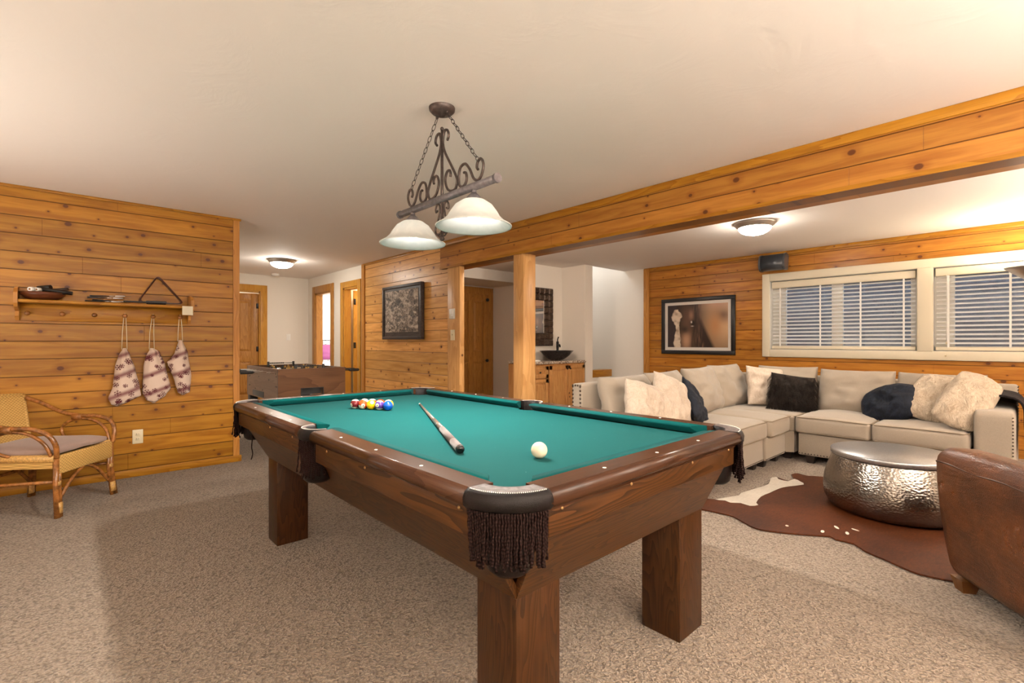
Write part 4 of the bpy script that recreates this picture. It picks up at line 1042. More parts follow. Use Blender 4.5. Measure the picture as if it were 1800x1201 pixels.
for s in (-1, 1):
    m = MB().tube(wpath([(s * (hw + 0.035), -H2 - 0.08, 0.75), (s * (hw + 0.04), -H2 + 0.03, 0.705), (s * (hw + 0.04), -H2 + 0.17, 0.635), (s * (hw + 0.04), -H2 + 0.30, 0.606), (s * (hw + 0.04), H2 - 0.13, 0.602), (s * (hw + 0.035), H2 - 0.03, 0.565), (s * (hw + 0.02), H2 + 0.012, 0.49), (s * (hw + 0.005), H2 + 0.008, 0.40)]), 0.0155, 10)
    ar = m.build('arm', M['rattan'], t)
    MB().tube(wpath([(s * (hw + 0.01), H2 - 0.02, 0.41), (s * (hw + 0.025), H2 - 0.055, 0.50), (s * (hw + 0.035), H2 - 0.14, 0.565), (s * (hw + 0.038), H2 - 0.25, 0.582), (s * (hw + 0.035), H2 - 0.34, 0.555), (s * (hw + 0.03), H2 - 0.375, 0.50), (s * (hw + 0.02), H2 - 0.34, 0.44), (s * (hw + 0.01), H2 - 0.27, 0.41)]), 0.0115, 10).build('arm_loop', M['rattan'], ar)
    MB().tube([wc(s * (hw + 0.04), H2 - 0.23, 0.595), wc(s * (hw + 0.04), H2 - 0.30, 0.597)], 0.026, 12, flat=1.0).build('wrap', M['rattan'], ar)
    for (v, sp_) in ((H2, 1), (-H2, -1)):
        m = MB().tube([wc(s * hw, v, 0.40), wc(s * (hw - 0.0), v + 0.0, 0.2), wc(s * (hw + 0.015), v + 0.02 * sp_, 0.0)], 0.0175, 10).tube([wc(s * (hw - 0.028), v, 0.40), wc(s * (hw - 0.026), v, 0.2), wc(s * (hw - 0.014), v + 0.018 * sp_, 0.0)], 0.013, 10)
        lg = m.build('leg', M['rattan'], t)
        MB().tube([wc(s * (hw - 0.004), v + 0.016 * sp_, 0.03), wc(s * (hw - 0.008), v + 0.012 * sp_, 0.10)], 0.026, 12, flat=0.8).tube([wc(s * (hw - 0.012), v, 0.215), wc(s * (hw - 0.012), v, 0.24)], 0.024, 12, flat=0.8).build('wrap', M['rattan_light'], lg)
        MB().tube(wpath([(s * (hw - 0.02), v, 0.11), (s * (hw * 0.45), v, 0.235), (0.0, v, 0.30)], 5), 0.012, 8).build('brace', M['rattan'], t)
    MB().tube([wc(s * hw, -H2, 0.21), wc(s * hw, H2, 0.24)], 0.012, 8).build('stretcher', M['rattan'], t)
MB().tube([wc(-hw, -H2, 0.23), wc(hw, -H2, 0.23)], 0.012, 8).build('stretcher', M['rattan'], t)
tag(MB().soft(0.50, 0.53, 0.05, 0.024, 0.022, 12, M=WM @ Matrix.Translation((0, -0.005, 0.436)), wob=0.006, seed=4).build('seat_cushion', M['taupe']), 'flat taupe seat pad on the wicker armchair', 'cushion')

# ------------------------------------------------------------------ foosball table in the hall
FX0, FX1, FY0, FY1, FZ0, FZ1 = 1.665, 2.412, 5.54, 6.76, 0.52, 0.882
t = thing('foosball_table', 'brown foosball table with black handled rods standing in the hall', 'foosball table', ((FX0 + FX1) / 2, (FY0 + FY1) / 2, 0))
for (y0, y1) in ((FY0, FY0 + 0.025), (FY1 - 0.025, FY1)):
    m = MB(); cx_, hw_, z0_, z1_ = 2.03, 0.115, 0.585, 0.655
    m.box(FX0, FX1, y0, y1, z1_, FZ1).box(FX0, FX1, y0, y1, FZ0, z0_).box(FX0, cx_ - hw_, y0, y1, z0_, z1_).box(cx_ + hw_, FX1, y0, y1, z0_, z1_)
    e_ = m.build('end_panel', M['foos_x'], t)
    if y0 == FY0: MB().box(cx_ - hw_ - 0.012, cx_ + hw_ + 0.012, y0 - 0.004, y0, z0_ - 0.010, z0_).box(cx_ - hw_ - 0.012, cx_ + hw_ + 0.012, y0 - 0.004, y0, z1_, z1_ + 0.010).box(cx_ - hw_ - 0.012, cx_ - hw_, y0 - 0.004, y0, z0_, z1_).box(cx_ + hw_, cx_ + hw_ + 0.012, y0 - 0.004, y0, z0_, z1_).box(cx_ - hw_, cx_ + hw_, y0 + 0.06, y0 + 0.07, z0_, z1_).build('ball_return', M['black'], e_)
for x0, x1 in ((FX0, FX0 + 0.025), (FX1 - 0.025, FX1)):
    sd = MB().box(x0, x1, FY0 + 0.025, FY1 - 0.025, FZ0, FZ1).build('side_panel', M['foos_y'], t)
    if x0 == FX0:
        m = MB()
        for (y, z) in ((5.62, 0.83), (5.60, 0.80), (5.58, 0.69), (5.62, 0.69), (5.86, 0.75), (6.25, 0.77), (6.62, 0.76), (6.66, 0.755), (6.62, 0.65), (6.66, 0.645), (6.1, 0.62), (6.4, 0.62)):
            m.ball((FX0, y, z), 0.009, 10, (0.4, 1, 1))
        m.build('screw_cap', M['black'], sd)
        MB().box(FX0 - 0.004, FX0 + 0.0, 6.05, 6.5, 0.535, 0.60, bev=0.001).build('score_tray', M['black'], sd)
MB().box(FX0 + 0.025, FX1 - 0.025, FY0 + 0.025, FY1 - 0.025, 0.745, 0.76).build('playfield', plain('foos_green', (0.02, 0.14, 0.05, 1), 0.5), t)
for x in (FX0 + 0.05, FX1 - 0.05):
    for y in (FY0 + 0.06, FY1 - 0.06): MB().box(x - 0.045, x + 0.045, y - 0.045, y + 0.045, 0.0, FZ0, bev=0.004).build('leg', M['black'], t)
for y in (FY0 + 0.10, FY1 - 0.10):
    m = MB()
    m.tube([(FX0 + 0.22, y, 0.905), (FX1 - 0.22, y, 0.905)], 0.004, 8)
    for x in (FX0 + 0.22, FX1 - 0.22): m.box(x - 0.012, x + 0.012, y - 0.012, y + 0.012, 0.86, 0.925, bev=0.003)
    for k in range(8): m.box(FX0 + 0.24 + k * 0.022, FX0 + 0.254 + k * 0.022, y - 0.008, y + 0.008, 0.897, 0.913)
    m.build('score_counter', M['black'], t)
sk = rgb(205, 160, 70)
M['player_gold'] = plain('player_gold', (0.55, 0.33, 0.08, 1), 0.35); M['player_black'] = plain('player_black', (0.015, 0.015, 0.017, 1), 0.35)
for k in range(8):
    y = FY0 + 0.13 + k * (FY1 - FY0 - 0.26) / 7; near = k in (0, 1, 3, 5)
    ext0, ext1 = (0.16, 0.03) if not near else (0.04, 0.14)
    if k == 0: ext0, ext1 = 0.05, 0.13
    rd = MB().tube([(FX0 - ext0, y, 0.838), (FX1 + ext1, y, 0.838)], 0.0075, 8).build('rod', M['chrome'], t)
    if near: MB().tube([(FX1 + ext1 - 0.02, y, 0.838), (FX1 + ext1, y, 0.838), (FX1 + ext1 + 0.09, y, 0.838), (FX1 + ext1 + 0.10, y, 0.838)], [0.016, 0.018, 0.018, 0.012], 12).build('handle', M['black'], rd)
    else: MB().tube([(FX0 - ext0 + 0.02, y, 0.838), (FX0 - ext0, y, 0.838), (FX0 - ext0 - 0.10, y, 0.838), (FX0 - ext0 - 0.11, y, 0.838)], [0.016, 0.018, 0.018, 0.012], 12).build('handle', M['black'], rd)
    n = (1, 2, 3, 5, 5, 3, 2, 1)[k]
    m = MB()
    for j in range(n):
        x = FX0 + (FX1 - FX0) * (j + 1) / (n + 1); a = 0.5 if near else -0.9
        d = Vector((0, math.sin(a), math.cos(a)))
        m.ball(Vector((x, y, 0.838)) + d * 0.052, 0.012, 8).hull([Vector((x + sx * 0.016, y + sy * 0.009, 0.838)) + d * q for sx in (-1, 1) for sy in (-1, 1) for q in (-0.02, 0.038)]).hull([Vector((x + sx * 0.010, y + sy * 0.008, 0.838)) + d * q for sx in (-1, 1) for sy in (-1, 1) for q in (-0.07, -0.02)])
        m.tube([(x - 0.03, y, 0.838), (x - 0.02, y, 0.838)], 0.013, 8)
    m.build('player_row', M['player_gold'] if near else M['player_black'], rd)

# ------------------------------------------------------------------ vanity in the alcove
VX0, VX1, VY = 4.80, 5.98, 4.82
t = thing('vanity_cabinet', 'knotty wood vanity cabinet behind the column', 'cabinet', ((VX0 + VX1) / 2, VY + 0.25, 0))
MB().box(VX0, VX1, VY + 0.018, 5.305, 0.09, 0.855).box(VX0, VX1, VY + 0.07, 5.305, 0, 0.09).build('body', M['alder'], t)
def cab_door(x0, x1, z0, z1, name, kx, kz):
    m = MB().box(x0, x1, VY, VY + 0.018, z0, z1, bev=0.003)
    for (a, b, c, d) in ((x0, x1, z0, z0 + 0.055), (x0, x1, z1 - 0.055, z1), (x0, x0 + 0.055, z0, z1), (x1 - 0.055, x1, z0, z1)): m.box(a, b, VY - 0.008, VY, c, d, bev=0.003)
    if z1 - z0 > 0.25: m.box(x0 + 0.075, x1 - 0.075, VY - 0.006, VY, z0 + 0.075, z1 - 0.075, bev=0.006, seg=1)
    d_ = m.build(name, M['alder'], t)
    MB().lathe([(0.004, 0.0), (0.005, 0.012), (0.013, 0.018), (0.014, 0.024), (0.0, 0.029)], (0, 0, 0), 16, M=MX((kx, VY - 0.008, kz), (1, 0, 0), (0, 0, 1), (0, -1, 0))).build('knob', M['black_metal'], d_)
cab_door(5.165, 5.565, 0.12, 0.825, 'door', 5.535, 0.775); cab_door(5.575, 5.965, 0.12, 0.825, 'door', 5.605, 0.775)
cab_door(4.82, 5.14, 0.655, 0.825, 'drawer', 4.95, 0.74); cab_door(4.82, 5.14, 0.12, 0.64, 'door', 5.11, 0.60)
tag(MB().box(VX0 - 0.01, VX1, VY - 0.025, 5.306, 0.856, 0.893, bev=0.006).build('countertop', M['granite']), 'speckled granite top on the vanity cabinet', 'countertop')
sx, sy, sz = 5.575, 5.05, 0.893
tag(MB().lathe([(0.0, 0.0), (0.08, 0.0), (0.13, 0.025), (0.20, 0.075), (0.262, 0.143), (0.268, 0.150), (0.262, 0.151), (0.255, 0.145), (0.19, 0.083), (0.10, 0.03), (0.0, 0.02)], (sx, sy, sz), 44, M=Matrix.Translation((sx, sy, 0)) @ Matrix.Diagonal((1.17, 0.82, 1, 1)) @ Matrix.Translation((-sx, -sy, 0))).build('vessel_sink', plain('black_glass', (0.008, 0.008, 0.009, 1), 0.08)), 'black bowl shaped vessel sink on the granite top', 'sink')
t = thing('faucet', 'tall black faucet rising behind the vessel sink', 'faucet', (5.80, 5.235, 0.893))
fx, fy = 5.80, 5.235
MB().lathe([(0.028, 0.0), (0.028, 0.012), (0.022, 0.018), (0.020, 0.16), (0.024, 0.20), (0.022, 0.29), (0.0, 0.30)], (fx, fy, 0.893), 20).build('body', M['black_metal'], t)
MB().tube(crom([(fx, fy - 0.01, 1.12), (fx - 0.03, fy - 0.06, 1.135), (fx - 0.06, fy - 0.10, 1.125), (fx - 0.075, fy - 0.12, 1.10)], 5), 0.013, 12).build('spout', M['black_metal'], t)
MB().tube(crom([(fx, fy, 1.19), (fx + 0.005, fy, 1.225), (fx + 0.015, fy - 0.01, 1.26)], 4), [0.010] * 8 + [0.012], 10).build('handle', M['black_metal'], t)
tag(MB().soft(0.14, 0.09, 0.022, 0.01, 0.002, 5, M=Matrix.Translation((4.93, 4.88, 0.904))).build('soap_dish', M['white_plastic']), 'small white dish on the granite top beside the column', 'dish')
# mirror with square tile frame
t = thing('wall_mirror', 'mirror with dark embossed square tile frame above the vanity', 'mirror', (5.42, 5.30, 1.57))
MX0, MX1, MZ0, MZ1 = 5.085, 5.745, 1.115, 2.03
M['tile_metal'] = plain('embossed_tile', (0.075, 0.048, 0.034, 1), 0.35, 50, 0.4, 0.004, 0.5, Metallic=0.6)
m = MB().box(MX0, MX1, 5.285, 5.308, MZ0, MZ1); nx, nz = 6, 9; w_, h_ = (MX1 - MX0) / nx, (MZ1 - MZ0) / nz
for i in range(nx):
    for k in range(nz):
        if 2 <= i <= 3 and 2 <= k <= 6: continue
        x, z = MX0 + (i + 0.5) * w_, MZ0 + (k + 0.5) * h_; a, c_ = w_ / 2 - 0.006, h_ / 2 - 0.006
        m.hull([(x + sx_ * a, 5.286, z + sz_ * c_) for sx_ in (-1, 1) for sz_ in (-1, 1)] + [(x + sx_ * a * 0.72, 5.262, z + sz_ * c_ * 0.72) for sx_ in (-1, 1) for sz_ in (-1, 1)])
m.build('frame', M['tile_metal'], t)
MB().box(MX0 + 2 * w_, MX1 - 2 * w_, 5.272, 5.286, MZ0 + 2 * h_, MZ0 + 7 * h_).build('mirror_glass', plain('mirror_silver', (0.85, 0.85, 0.85, 1), 0.02, Metallic=1.0), t)

# ------------------------------------------------------------------ pictures and speaker
def tinted_mesh(name, fn, nu, nv, org, ux, uz, parent, mat):
    org, ux, uz = Vector(org), Vector(ux), Vector(uz); bm = bmesh.new(); cs = []
    V = []
    for j in range(nv + 1):
        row = []
        for i in range(nu + 1):
            row.append(bm.verts.new(org + ux * (i / nu) + uz * (1 - j / nv))); cs.append(fn(i / nu, j / nv))
        V.append(row)
    for j in range(nv):
        for i in range(nu): bm.faces.new((V[j][i], V[j + 1][i], V[j + 1][i + 1], V[j][i + 1]))
    bm.verts.index_update(); me = bpy.data.meshes.new(name)
    bmesh.ops.translate(bm, vec=-Vector(parent.location), verts=bm.verts)
    bm.to_mesh(me); bm.free()
    ca = me.color_attributes.new('Col', 'FLOAT_COLOR', 'POINT')
    ca.data.foreach_set('color', [q for c in cs for q in (c[0], c[1], c[2], 1)])
    me.materials.append(mat); o = bpy.data.objects.new(name, me); C.objects.link(o); o.parent = parent
    return o
def frame4(m, x0, x1, y0, y1, z0, z1, w, axis='X'):
    for (a, b, c, d) in ((y0, y1, z0, z0 + w), (y0, y1, z1 - w, z1), (y0, y0 + w, z0 + w, z1 - w), (y1 - w, y1, z0 + w, z1 - w)): m.box(x0, x1, a, b, c, d, bev=0.004)
    return m
HY0, HY1, HZ0, HZ1 = 2.945, 4.112, 0.99, 1.857
t = thing('framed_print', 'black framed close-up print of a horse face on the window wall', 'picture', (WX, (HY0 + HY1) / 2, HZ0))
frame4(MB(), WX - 0.03, WX, HY0, HY1, HZ0, HZ1, 0.058).build('frame', plain('black_frame', (0.010, 0.010, 0.011, 1), 0.35), t)
MB().box(WX - 0.012, WX - 0.004, HY0 + 0.05, HY1 - 0.05, HZ0 + 0.05, HZ1 - 0.05).build('mat_board', plain('mat_board', (0.62, 0.575, 0.53, 1), 0.6), t)
def horse(u, v):
    x, y = u, v
    def L(a, b, f): f = max(0, min(1, f)); return tuple(p + (q - p) * f for p, q in zip(a, b))
    def g(cx, cy, sx, sy): return math.exp(-((x - cx) / sx) ** 2 - ((y - cy) / sy) ** 2)
    R = lambda *c: rgb(*c)[:3]
    nz = mn.noise(Vector((x * 14, y * 14, 0.3))); st = mn.noise(Vector((x * 60, y * 5, 1.7)))
    c = R(52, 36, 30)
    c = L(c, R(196, 158, 120), 1.1 * g(0.97, 0.30, 0.33, 0.75)); c = L(c, R(178, 138, 112), 1.0 * g(0.86, 0.02, 0.22, 0.13))
    c = L(c, R(88, 60, 46), 0.9 * g(0.92, 0.27, 0.16, 0.17)); c = L(c, R(172, 120, 74), 0.9 * g(0.80, 0.47, 0.10, 0.28))
    nk = 0.56 + 0.34 * max(0, y - 0.25)
    if x < nk: c = L(c, R(38, 25, 20), (nk - x) / 0.06)
    mane = max(0, 1 - abs(x - (0.50 + 0.05 * y)) / 0.09)
    c = L(c, R(70, 50, 44), mane * (0.55 + 0.6 * st)); c = L(c, R(150, 112, 84), max(0, mane * 1.2 * st * (y - 0.45) * 3))
    c = L(c, R(92, 66, 52), 0.9 * g(0.33, 0.35, 0.10, 0.35)); c = L(c, R(176, 136, 108), 0.95 * g(0.33, 0.84, 0.085, 0.24)); c = L(c, R(150, 112, 88), 0.8 * g(0.41, 0.25, 0.04, 0.12))
    c = L(c, R(40, 28, 24), 0.9 * g(0.30, 0.58, 0.09, 0.10)); c = L(c, R(12, 9, 9), 1.0 * min(1, 1.6 * g(0.44, 0.43, 0.035, 0.05)))
    c = L(c, R(225, 215, 205), 1.2 * g(0.415, 0.41, 0.010, 0.022) + 0.9 * g(0.43, 0.505, 0.02, 0.008))
    fore = max(0, 1 - abs(x - 0.455 - 0.03 * math.sin(y * 5)) / 0.028)
    c = L(c, R(26, 18, 16), fore * (0.6 if y > 0.2 else 0.2))
    if x < 0.17 + 0.05 * nz: c = L(c, R(46, 38, 42), (0.17 - x) / 0.03)
    bl = 0.0
    if 0.10 < y < 0.48: hw_ = 0.105 * (1 - abs(y - 0.27) / 0.21) ** 0.6 if abs(y - 0.27) < 0.21 else 0; bl = (hw_ - abs(x - 0.155 - 0.03 * nz)) / 0.015
    if y >= 0.42: bl = max(bl, (0.035 + 0.03 * max(0, min(1, (y - 0.55) * 3)) - abs(x - 0.175 + 0.01 * (y - .5) - 0.015 * nz)) / 0.012)
    c = L(c, L(R(205, 188, 168), R(150, 130, 112), max(0, nz * 1.5 + 0.2)), bl)
    return c
tinted_mesh('photo_print', horse, 150, 104, (WX - 0.0135, HY1 - 0.105, HZ0 + 0.105), (0, -(HY1 - HY0 - 0.21), 0), (0, 0, HZ1 - HZ0 - 0.21), t, M['print'])
# relief art on the centre wall
RY0, RY1, RZ0, RZ1 = 5.36, 6.405, 1.213, 1.957
t = thing('relief_art', 'deep grey framed busy relief panel on the pine wall', 'picture', (3.40, (RY0 + RY1) / 2, RZ0))
M['grey_frame'] = wood('grey_frame', 'Y', (0.085, 0.065, 0.06, 1), (0.045, 0.033, 0.03, 1), ring=10, rough=0.45)
frame4(MB(), 3.335, 3.385, RY0, RY1, RZ0, RZ1, 0.04).box(3.348, 3.356, RY0 + 0.03, RY1 - 0.03, RZ0 + 0.03, RZ1 - 0.03).box(3.385, 3.40, RY0 + 0.2, RY1 - 0.2, RZ0 + 0.2, RZ1 - 0.2).build('frame', M['grey_frame'], t)
def relief():
    t_ = NT('relief_panel'); v = t_.n('Mapping', Vector=t_.obj(), Scale=(1, 0.62, 1)).outputs[0]
    a = t_.noise(v, 8, 6, 0.72, 1.6); b = t_.noise(v, 40, 3, 0.6, 0.8); k = t_.math('ADD', t_.math('MULTIPLY', a, 0.7), t_.math('MULTIPLY', b, 0.35))
    c = t_.ramp(k, [(0.42, (0.025, 0.018, 0.014, 1)), (0.52, (0.22, 0.165, 0.125, 1)), (0.60, (0.55, 0.45, 0.36, 1))])
    return t_.bsdf(c, 0.5, t_.bump(k, 0.9, 0.03))
rm = relief()
def rel(u, v):
    y = RY1 - 0.085 - u * (RY1 - RY0 - 0.17); z = RZ0 + 0.10 + v * (RZ1 - RZ0 - 0.17)
    e = min(1, 12 * min(u, 1 - u, v, 1 - v))
    return Vector((3.345 - e * (0.008 + 0.014 * abs(mn.noise(Vector((y * 13, z * 13, 2))) + 0.5 * mn.noise(Vector((y * 31, z * 31, 5))))), y, z))
MB().grid(rel, 60, 60).build('relief_panel', rm, t)
# speaker
t = thing('wall_speaker', 'black rounded speaker mounted high on the plank wall above the window', 'speaker', (WX, 2.40, 2.24))
Q = MX((WX - 0.12, 2.40, 2.238), (0.0, 1.0, 0.0), (0.25, 0, 1), (1, 0, -0.25))
b = MB(); prof = []
sec = [(-0.085, 0.06), (-0.105, 0.02), (-0.105, -0.03), (-0.085, -0.065), (-0.045, -0.085), (0.0, -0.092), (0.045, -0.085), (0.085, -0.065), (0.105, -0.03), (0.105, 0.02), (0.085, 0.06)]
MB().prism([(z, x) for z, x in sec], -0.15, 0.15, M=MX((WX - 0.12, 2.40, 2.238), (0.2, 0, 1), (1, 0, -0.2), (0, 1, 0)), smooth=True).build('grille', M['speaker'], t)
for s in (-1, 1):
    MB().prism([(z * 1.06, x * 1.06 + 0.004) for z, x in sec], s * 0.15 - 0.012, s * 0.15 + 0.012, M=MX((WX - 0.12, 2.40, 2.238), (0.2, 0, 1), (1, 0, -0.2), (0, 1, 0))).build('end_cap', plain('speaker_cap', (0.07, 0.07, 0.075, 1), 0.25), t)
MB().box(WX - 0.08, WX, 2.35, 2.45, 2.20, 2.28, bev=0.004).build('bracket', M['black'], t)

# ------------------------------------------------------------------ sectional sofa
t = thing('sectional_sofa', 'large beige sectional sofa with nailhead trim in the corner under the window', 'sofa', (5.3, 1.9, 0))
L_ = M['linen']
def part(m, name, mat=L_): return m.build(name, mat, t)
ZB0, ZB1 = 0.075, 0.292
# bases
part(MB().box(3.20, 4.73, 1.72, 2.70, ZB0, ZB1, bev=0.012), 'base'); part(MB().box(4.735, 5.24, 1.70, 2.70, ZB0, ZB1, bev=0.012), 'base')
part(MB().hull([(5.245, 1.72, z) for z in (ZB0 + 0.01, ZB1)] + [(5.30, 1.64, z) for z in (ZB0 + 0.01, ZB1)] + [(6.26, 1.64, z) for z in (ZB0, ZB1)] + [(6.26, 2.70, z) for z in (ZB0, ZB1)] + [(5.245, 2.70, z) for z in (ZB0, ZB1)]), 'base')
part(MB().box(5.285, 6.26, 0.36, 1.60, ZB0, ZB1, bev=0.012), 'base')
# seat cushions with piping
def seat(x0, x1, y0, y1, z0=0.288, z1=0.452, seed=0, crown=0.035):
    cx, cy, cz = (x0 + x1) / 2, (y0 + y1) / 2, (z0 + z1) / 2
    s_ = part(MB().soft(x1 - x0, y1 - y0, z1 - z0, 0.035, crown, 16, M=Matrix.Translation((cx, cy, cz)), wob=0.006, seed=seed, side=0.012), 'seat_cushion')
    m = MB(); r = 0.03
    for z in (z1 - 0.012, z0 + 0.014):
        P = []
        for (px, py) in ((x0, y0), (x1, y0), (x1, y1), (x0, y1)):
            P.append((px, py))
        pts = []
        for i in range(4):
            a, b_ = Vector(P[i]), Vector(P[(i + 1) % 4])
            for k in range(10):
                f = (k + 0.5) / 10; q = a.lerp(b_, f); d = (Vector((cx, cy)) - q)
                bul = 0.010 * (1 - (2 * f - 1) ** 2); nrm = Vector(((b_ - a).y, -(b_ - a).x)).normalized()
                q = q + nrm * (bul * 0.4 - 0.004); pts.append((q.x, q.y, z + (0.006 * (1 - (2 * f - 1) ** 2) if z > 0.4 else 0)))
        m.tube(pts, 0.0048, 6, closed=True)
    m.build('piping', M['linen_dark'], s_)
seat(3.20, 3.96, 1.70, 2.45, seed=1); seat(3.965, 4.76, 1.685, 2.45, seed=2); seat(4.765, 5.26, 1.66, 2.45, seed=3)
seat(5.27, 6.10, 1.63, 2.50, seed=4, crown=0.02); seat(5.25, 6.10, 1.015, 1.625, seed=5); seat(5.25, 6.10, 0.372, 1.01, seed=6)
# backs and arm
part(MB().box(3.17, 6.26, 2.59, 2.70, 0.08, 0.825, bev=0.02, seg=3), 'back_frame'); part(MB().box(6.14, 6.27, 0.125, 2.695, 0.08, 0.80, bev=0.02, seg=3), 'back_frame')
part(MB().soft(1.0, 0.232, 0.565, 0.035, 0.004, 12, M=Matrix.Translation((5.775, 0.238, 0.355))), 'armrest')
part(MB().box(3.17, 3.20, 1.75, 2.59, 0.08, 0.29, bev=0.01), 'side_panel')
def nails(name, pts_list):
    m = MB()
    for (a, b_, d, sp) in pts_list:
        a, b_ = Vector(a), Vector(b_); n = max(1, int((b_ - a).length / sp))
        for k in range(n + 1):
            m.ball(a.lerp(b_, k / n), d or 0.0058, 7, (1, 1, 1))
    part(m, name, M['brass'])
nails('nailhead_trim', [((3.25, 1.72, 0.092), (4.72, 1.72, 0.092), 0, 0.026), ((4.745, 1.70, 0.092), (5.235, 1.70, 0.092), 0, 0.026), ((5.285, 1.59, 0.092), (5.285, 0.38, 0.092), 0, 0.026),
    ((3.169, 2.685, 0.80), (3.169, 2.685, 0.3), 0.0085, 0.033), ((3.169, 2.605, 0.80), (3.169, 2.605, 0.3), 0.0085, 0.033), ((3.169, 2.685, 0.81), (3.169, 2.605, 0.81), 0.0085, 0.026),
    ((5.274, 0.132, 0.60), (5.274, 0.132, 0.10), 0, 0.026), ((6.155, 0.123, 0.78), (6.155, 0.123, 0.4), 0, 0.026), ((6.26, 0.123, 0.78), (6.26, 0.123, 0.4), 0, 0.026)])
for (x, y) in ((3.3, 1.80), (4.66, 1.80), (4.84, 1.78), (5.16, 1.78), (5.34, 1.50), (5.34, 0.95), (5.36, 0.2), (5.40, 1.72), (6.15, 0.2), (3.3, 2.6), (4.7, 2.6), (6.15, 2.6), (6.15, 1.4)):
    part(MB().hull([(x + a * s_, y + b_ * s_, z) for a in (-1, 1) for b_ in (-1, 1) for (z, s_) in ((0.0, 0.028), (ZB0 + 0.01, 0.042))]), 'foot', M['foot'])
# loose back cushions
def orient(c, nrm, roll=0.0, lean=0.0):
    n = Vector(nrm).normalized(); up = Vector((0, 0, 1)); x = up.cross(n).normalized(); y = n.cross(x)
    R = math.radians(roll); x2 = x * math.cos(R) + y * math.sin(R); y2 = y * math.cos(R) - x * math.sin(R)
    return MX(c, x2, y2, n)
def bcush(c, nrm, w, h, th, seed, roll=0):
    part(MB().pillow(w, h, th, M=orient(c, nrm, roll), n=24, pinch=0.05, wob=0.014, seed=seed, power=0.42, sag=0.012, rnd=0.2), 'back_cushion')
bcush((3.62, 2.43, 0.655), (0, -1, 0.30), 0.72, 0.50, 0.24, 1); bcush((4.27, 2.43, 0.665), (0.05, -1, 0.30), 0.70, 0.50, 0.24, 2)
bcush((4.93, 2.40, 0.675), (0.05, -1, 0.34), 0.70, 0.52, 0.24, 3); bcush((5.58, 2.42, 0.68), (-0.1, -1, 0.26), 0.66, 0.52, 0.24, 4)
bcush((5.96, 1.93, 0.675), (-1, -0.05, 0.26), 0.64, 0.50, 0.24, 5); bcush((5.95, 1.275, 0.66), (-1, 0, 0.28), 0.68, 0.50, 0.25, 6); bcush((5.95, 0.62, 0.655), (-1, 0, 0.28), 0.66, 0.50, 0.24, 7)
# throw pillows
def tp(c, nrm, w, h, th, mat, seed, label, roll=0, pinch=0.12, wob=0.014, cat='throw pillow', fuzz=None, rnd=0.3, axis=None):
    if axis:
        La = Vector(axis).normalized(); n_ = Vector(nrm); n_ = (n_ - La * n_.dot(La)).normalized(); MM = MX(c, La.cross(n_), La, n_)
    else: MM = orient(c, nrm, roll)
    m = MB().pillow(w, h, th, M=MM, n=30, pinch=pinch, wob=wob, seed=seed, power=0.5, rnd=rnd)
    o = m.build('throw_pillow', M[mat]); tag(o, label, cat, 'throw pillows on the sectional sofa')
    if fuzz: hair(o, *fuzz)
    return o
def hair(o, length, count, rad, mat_slot=1):
    """soft pile on one pillow"""
    ps = o.modifiers.new('pile', 'PARTICLE_SYSTEM').particle_system; s = ps.settings
    s.type = 'HAIR'; s.count = count; s.hair_length = length; s.hair_step = 3; s.use_advanced_hair = True
    s.child_type = 'INTERPOLATED'; s.child_percent = 4; s.rendered_child_count = 9; s.clump_factor = 0.45; s.roughness_1 = length * 0.35; s.roughness_2 = length * 0.6; s.roughness_endpoint = length * 0.3
    s.brownian_factor = length * 0.25; s.normal_factor = 0.012; s.object_align_factor = (0, 0, -0.02) ; s.root_radius = rad; s.tip_radius = rad * 0.3; s.radius_scale = 1.0; s.render_step = 3
    ps.seed = 3
tp((3.46, 2.16, 0.645), (-0.10, -1, 0.34), 0.46, 0.44, 0.18, 'fur_ivory', 11, 'ivory plush pillow leaning at the left end of the sofa', roll=-16, pinch=0.06)
tp((3.80, 2.12, 0.66), (-0.05, -1, 0.36), 0.46, 0.50, 0.18, 'fur_ivory', 12, 'ivory plush pillow propped against the tilted navy pillow', roll=-20, pinch=0.06)
tp((4.17, 2.10, 0.61), (0.40, -1, 0.42), 0.46, 0.44, 0.13, 'navy', 13, 'navy pillow lying tilted beside the ivory pillows at the left', roll=-30)
tp((5.74, 2.05, 0.68), (-0.62, -0.8, 0.28), 0.50, 0.48, 0.18, 'fur_ivory', 14, 'ivory plush pillow in the sofa corner behind the brown fur one', roll=-6)
tp((5.66, 1.77, 0.64), (-0.80, -0.55, 0.30), 0.46, 0.42, 0.16, 'fur_brown', 15, 'dark brown fur pillow in the corner of the sofa', roll=-8, fuzz=(0.022, 900, 0.0011))
tp((5.70, 0.95, 0.595), (-0.85, 0.50, 0.55), 0.50, 0.40, 0.22, 'navy', 16, 'dark navy pillow slumped beside the cream fur pillows under the window', roll=20, pinch=0.0, rnd=0.75)
tp((5.70, 0.63, 0.68), (-1, 0.10, 0.1), 0.36, 0.50, 0.19, 'fur_cream', 17, 'cream fur pillow between the navy pillow and the other cream one', pinch=0.0, rnd=0.5, axis=(0.34, -0.15, 0.40), wob=0.011)
tp((5.50, 0.405, 0.69), (-1, -0.10, 0.1), 0.33, 0.54, 0.20, 'fur_cream', 18, 'cream fur pillow leaning nearest the right sofa arm', pinch=0.0, rnd=0.5, axis=(0.30, -0.19, 0.38), wob=0.010)
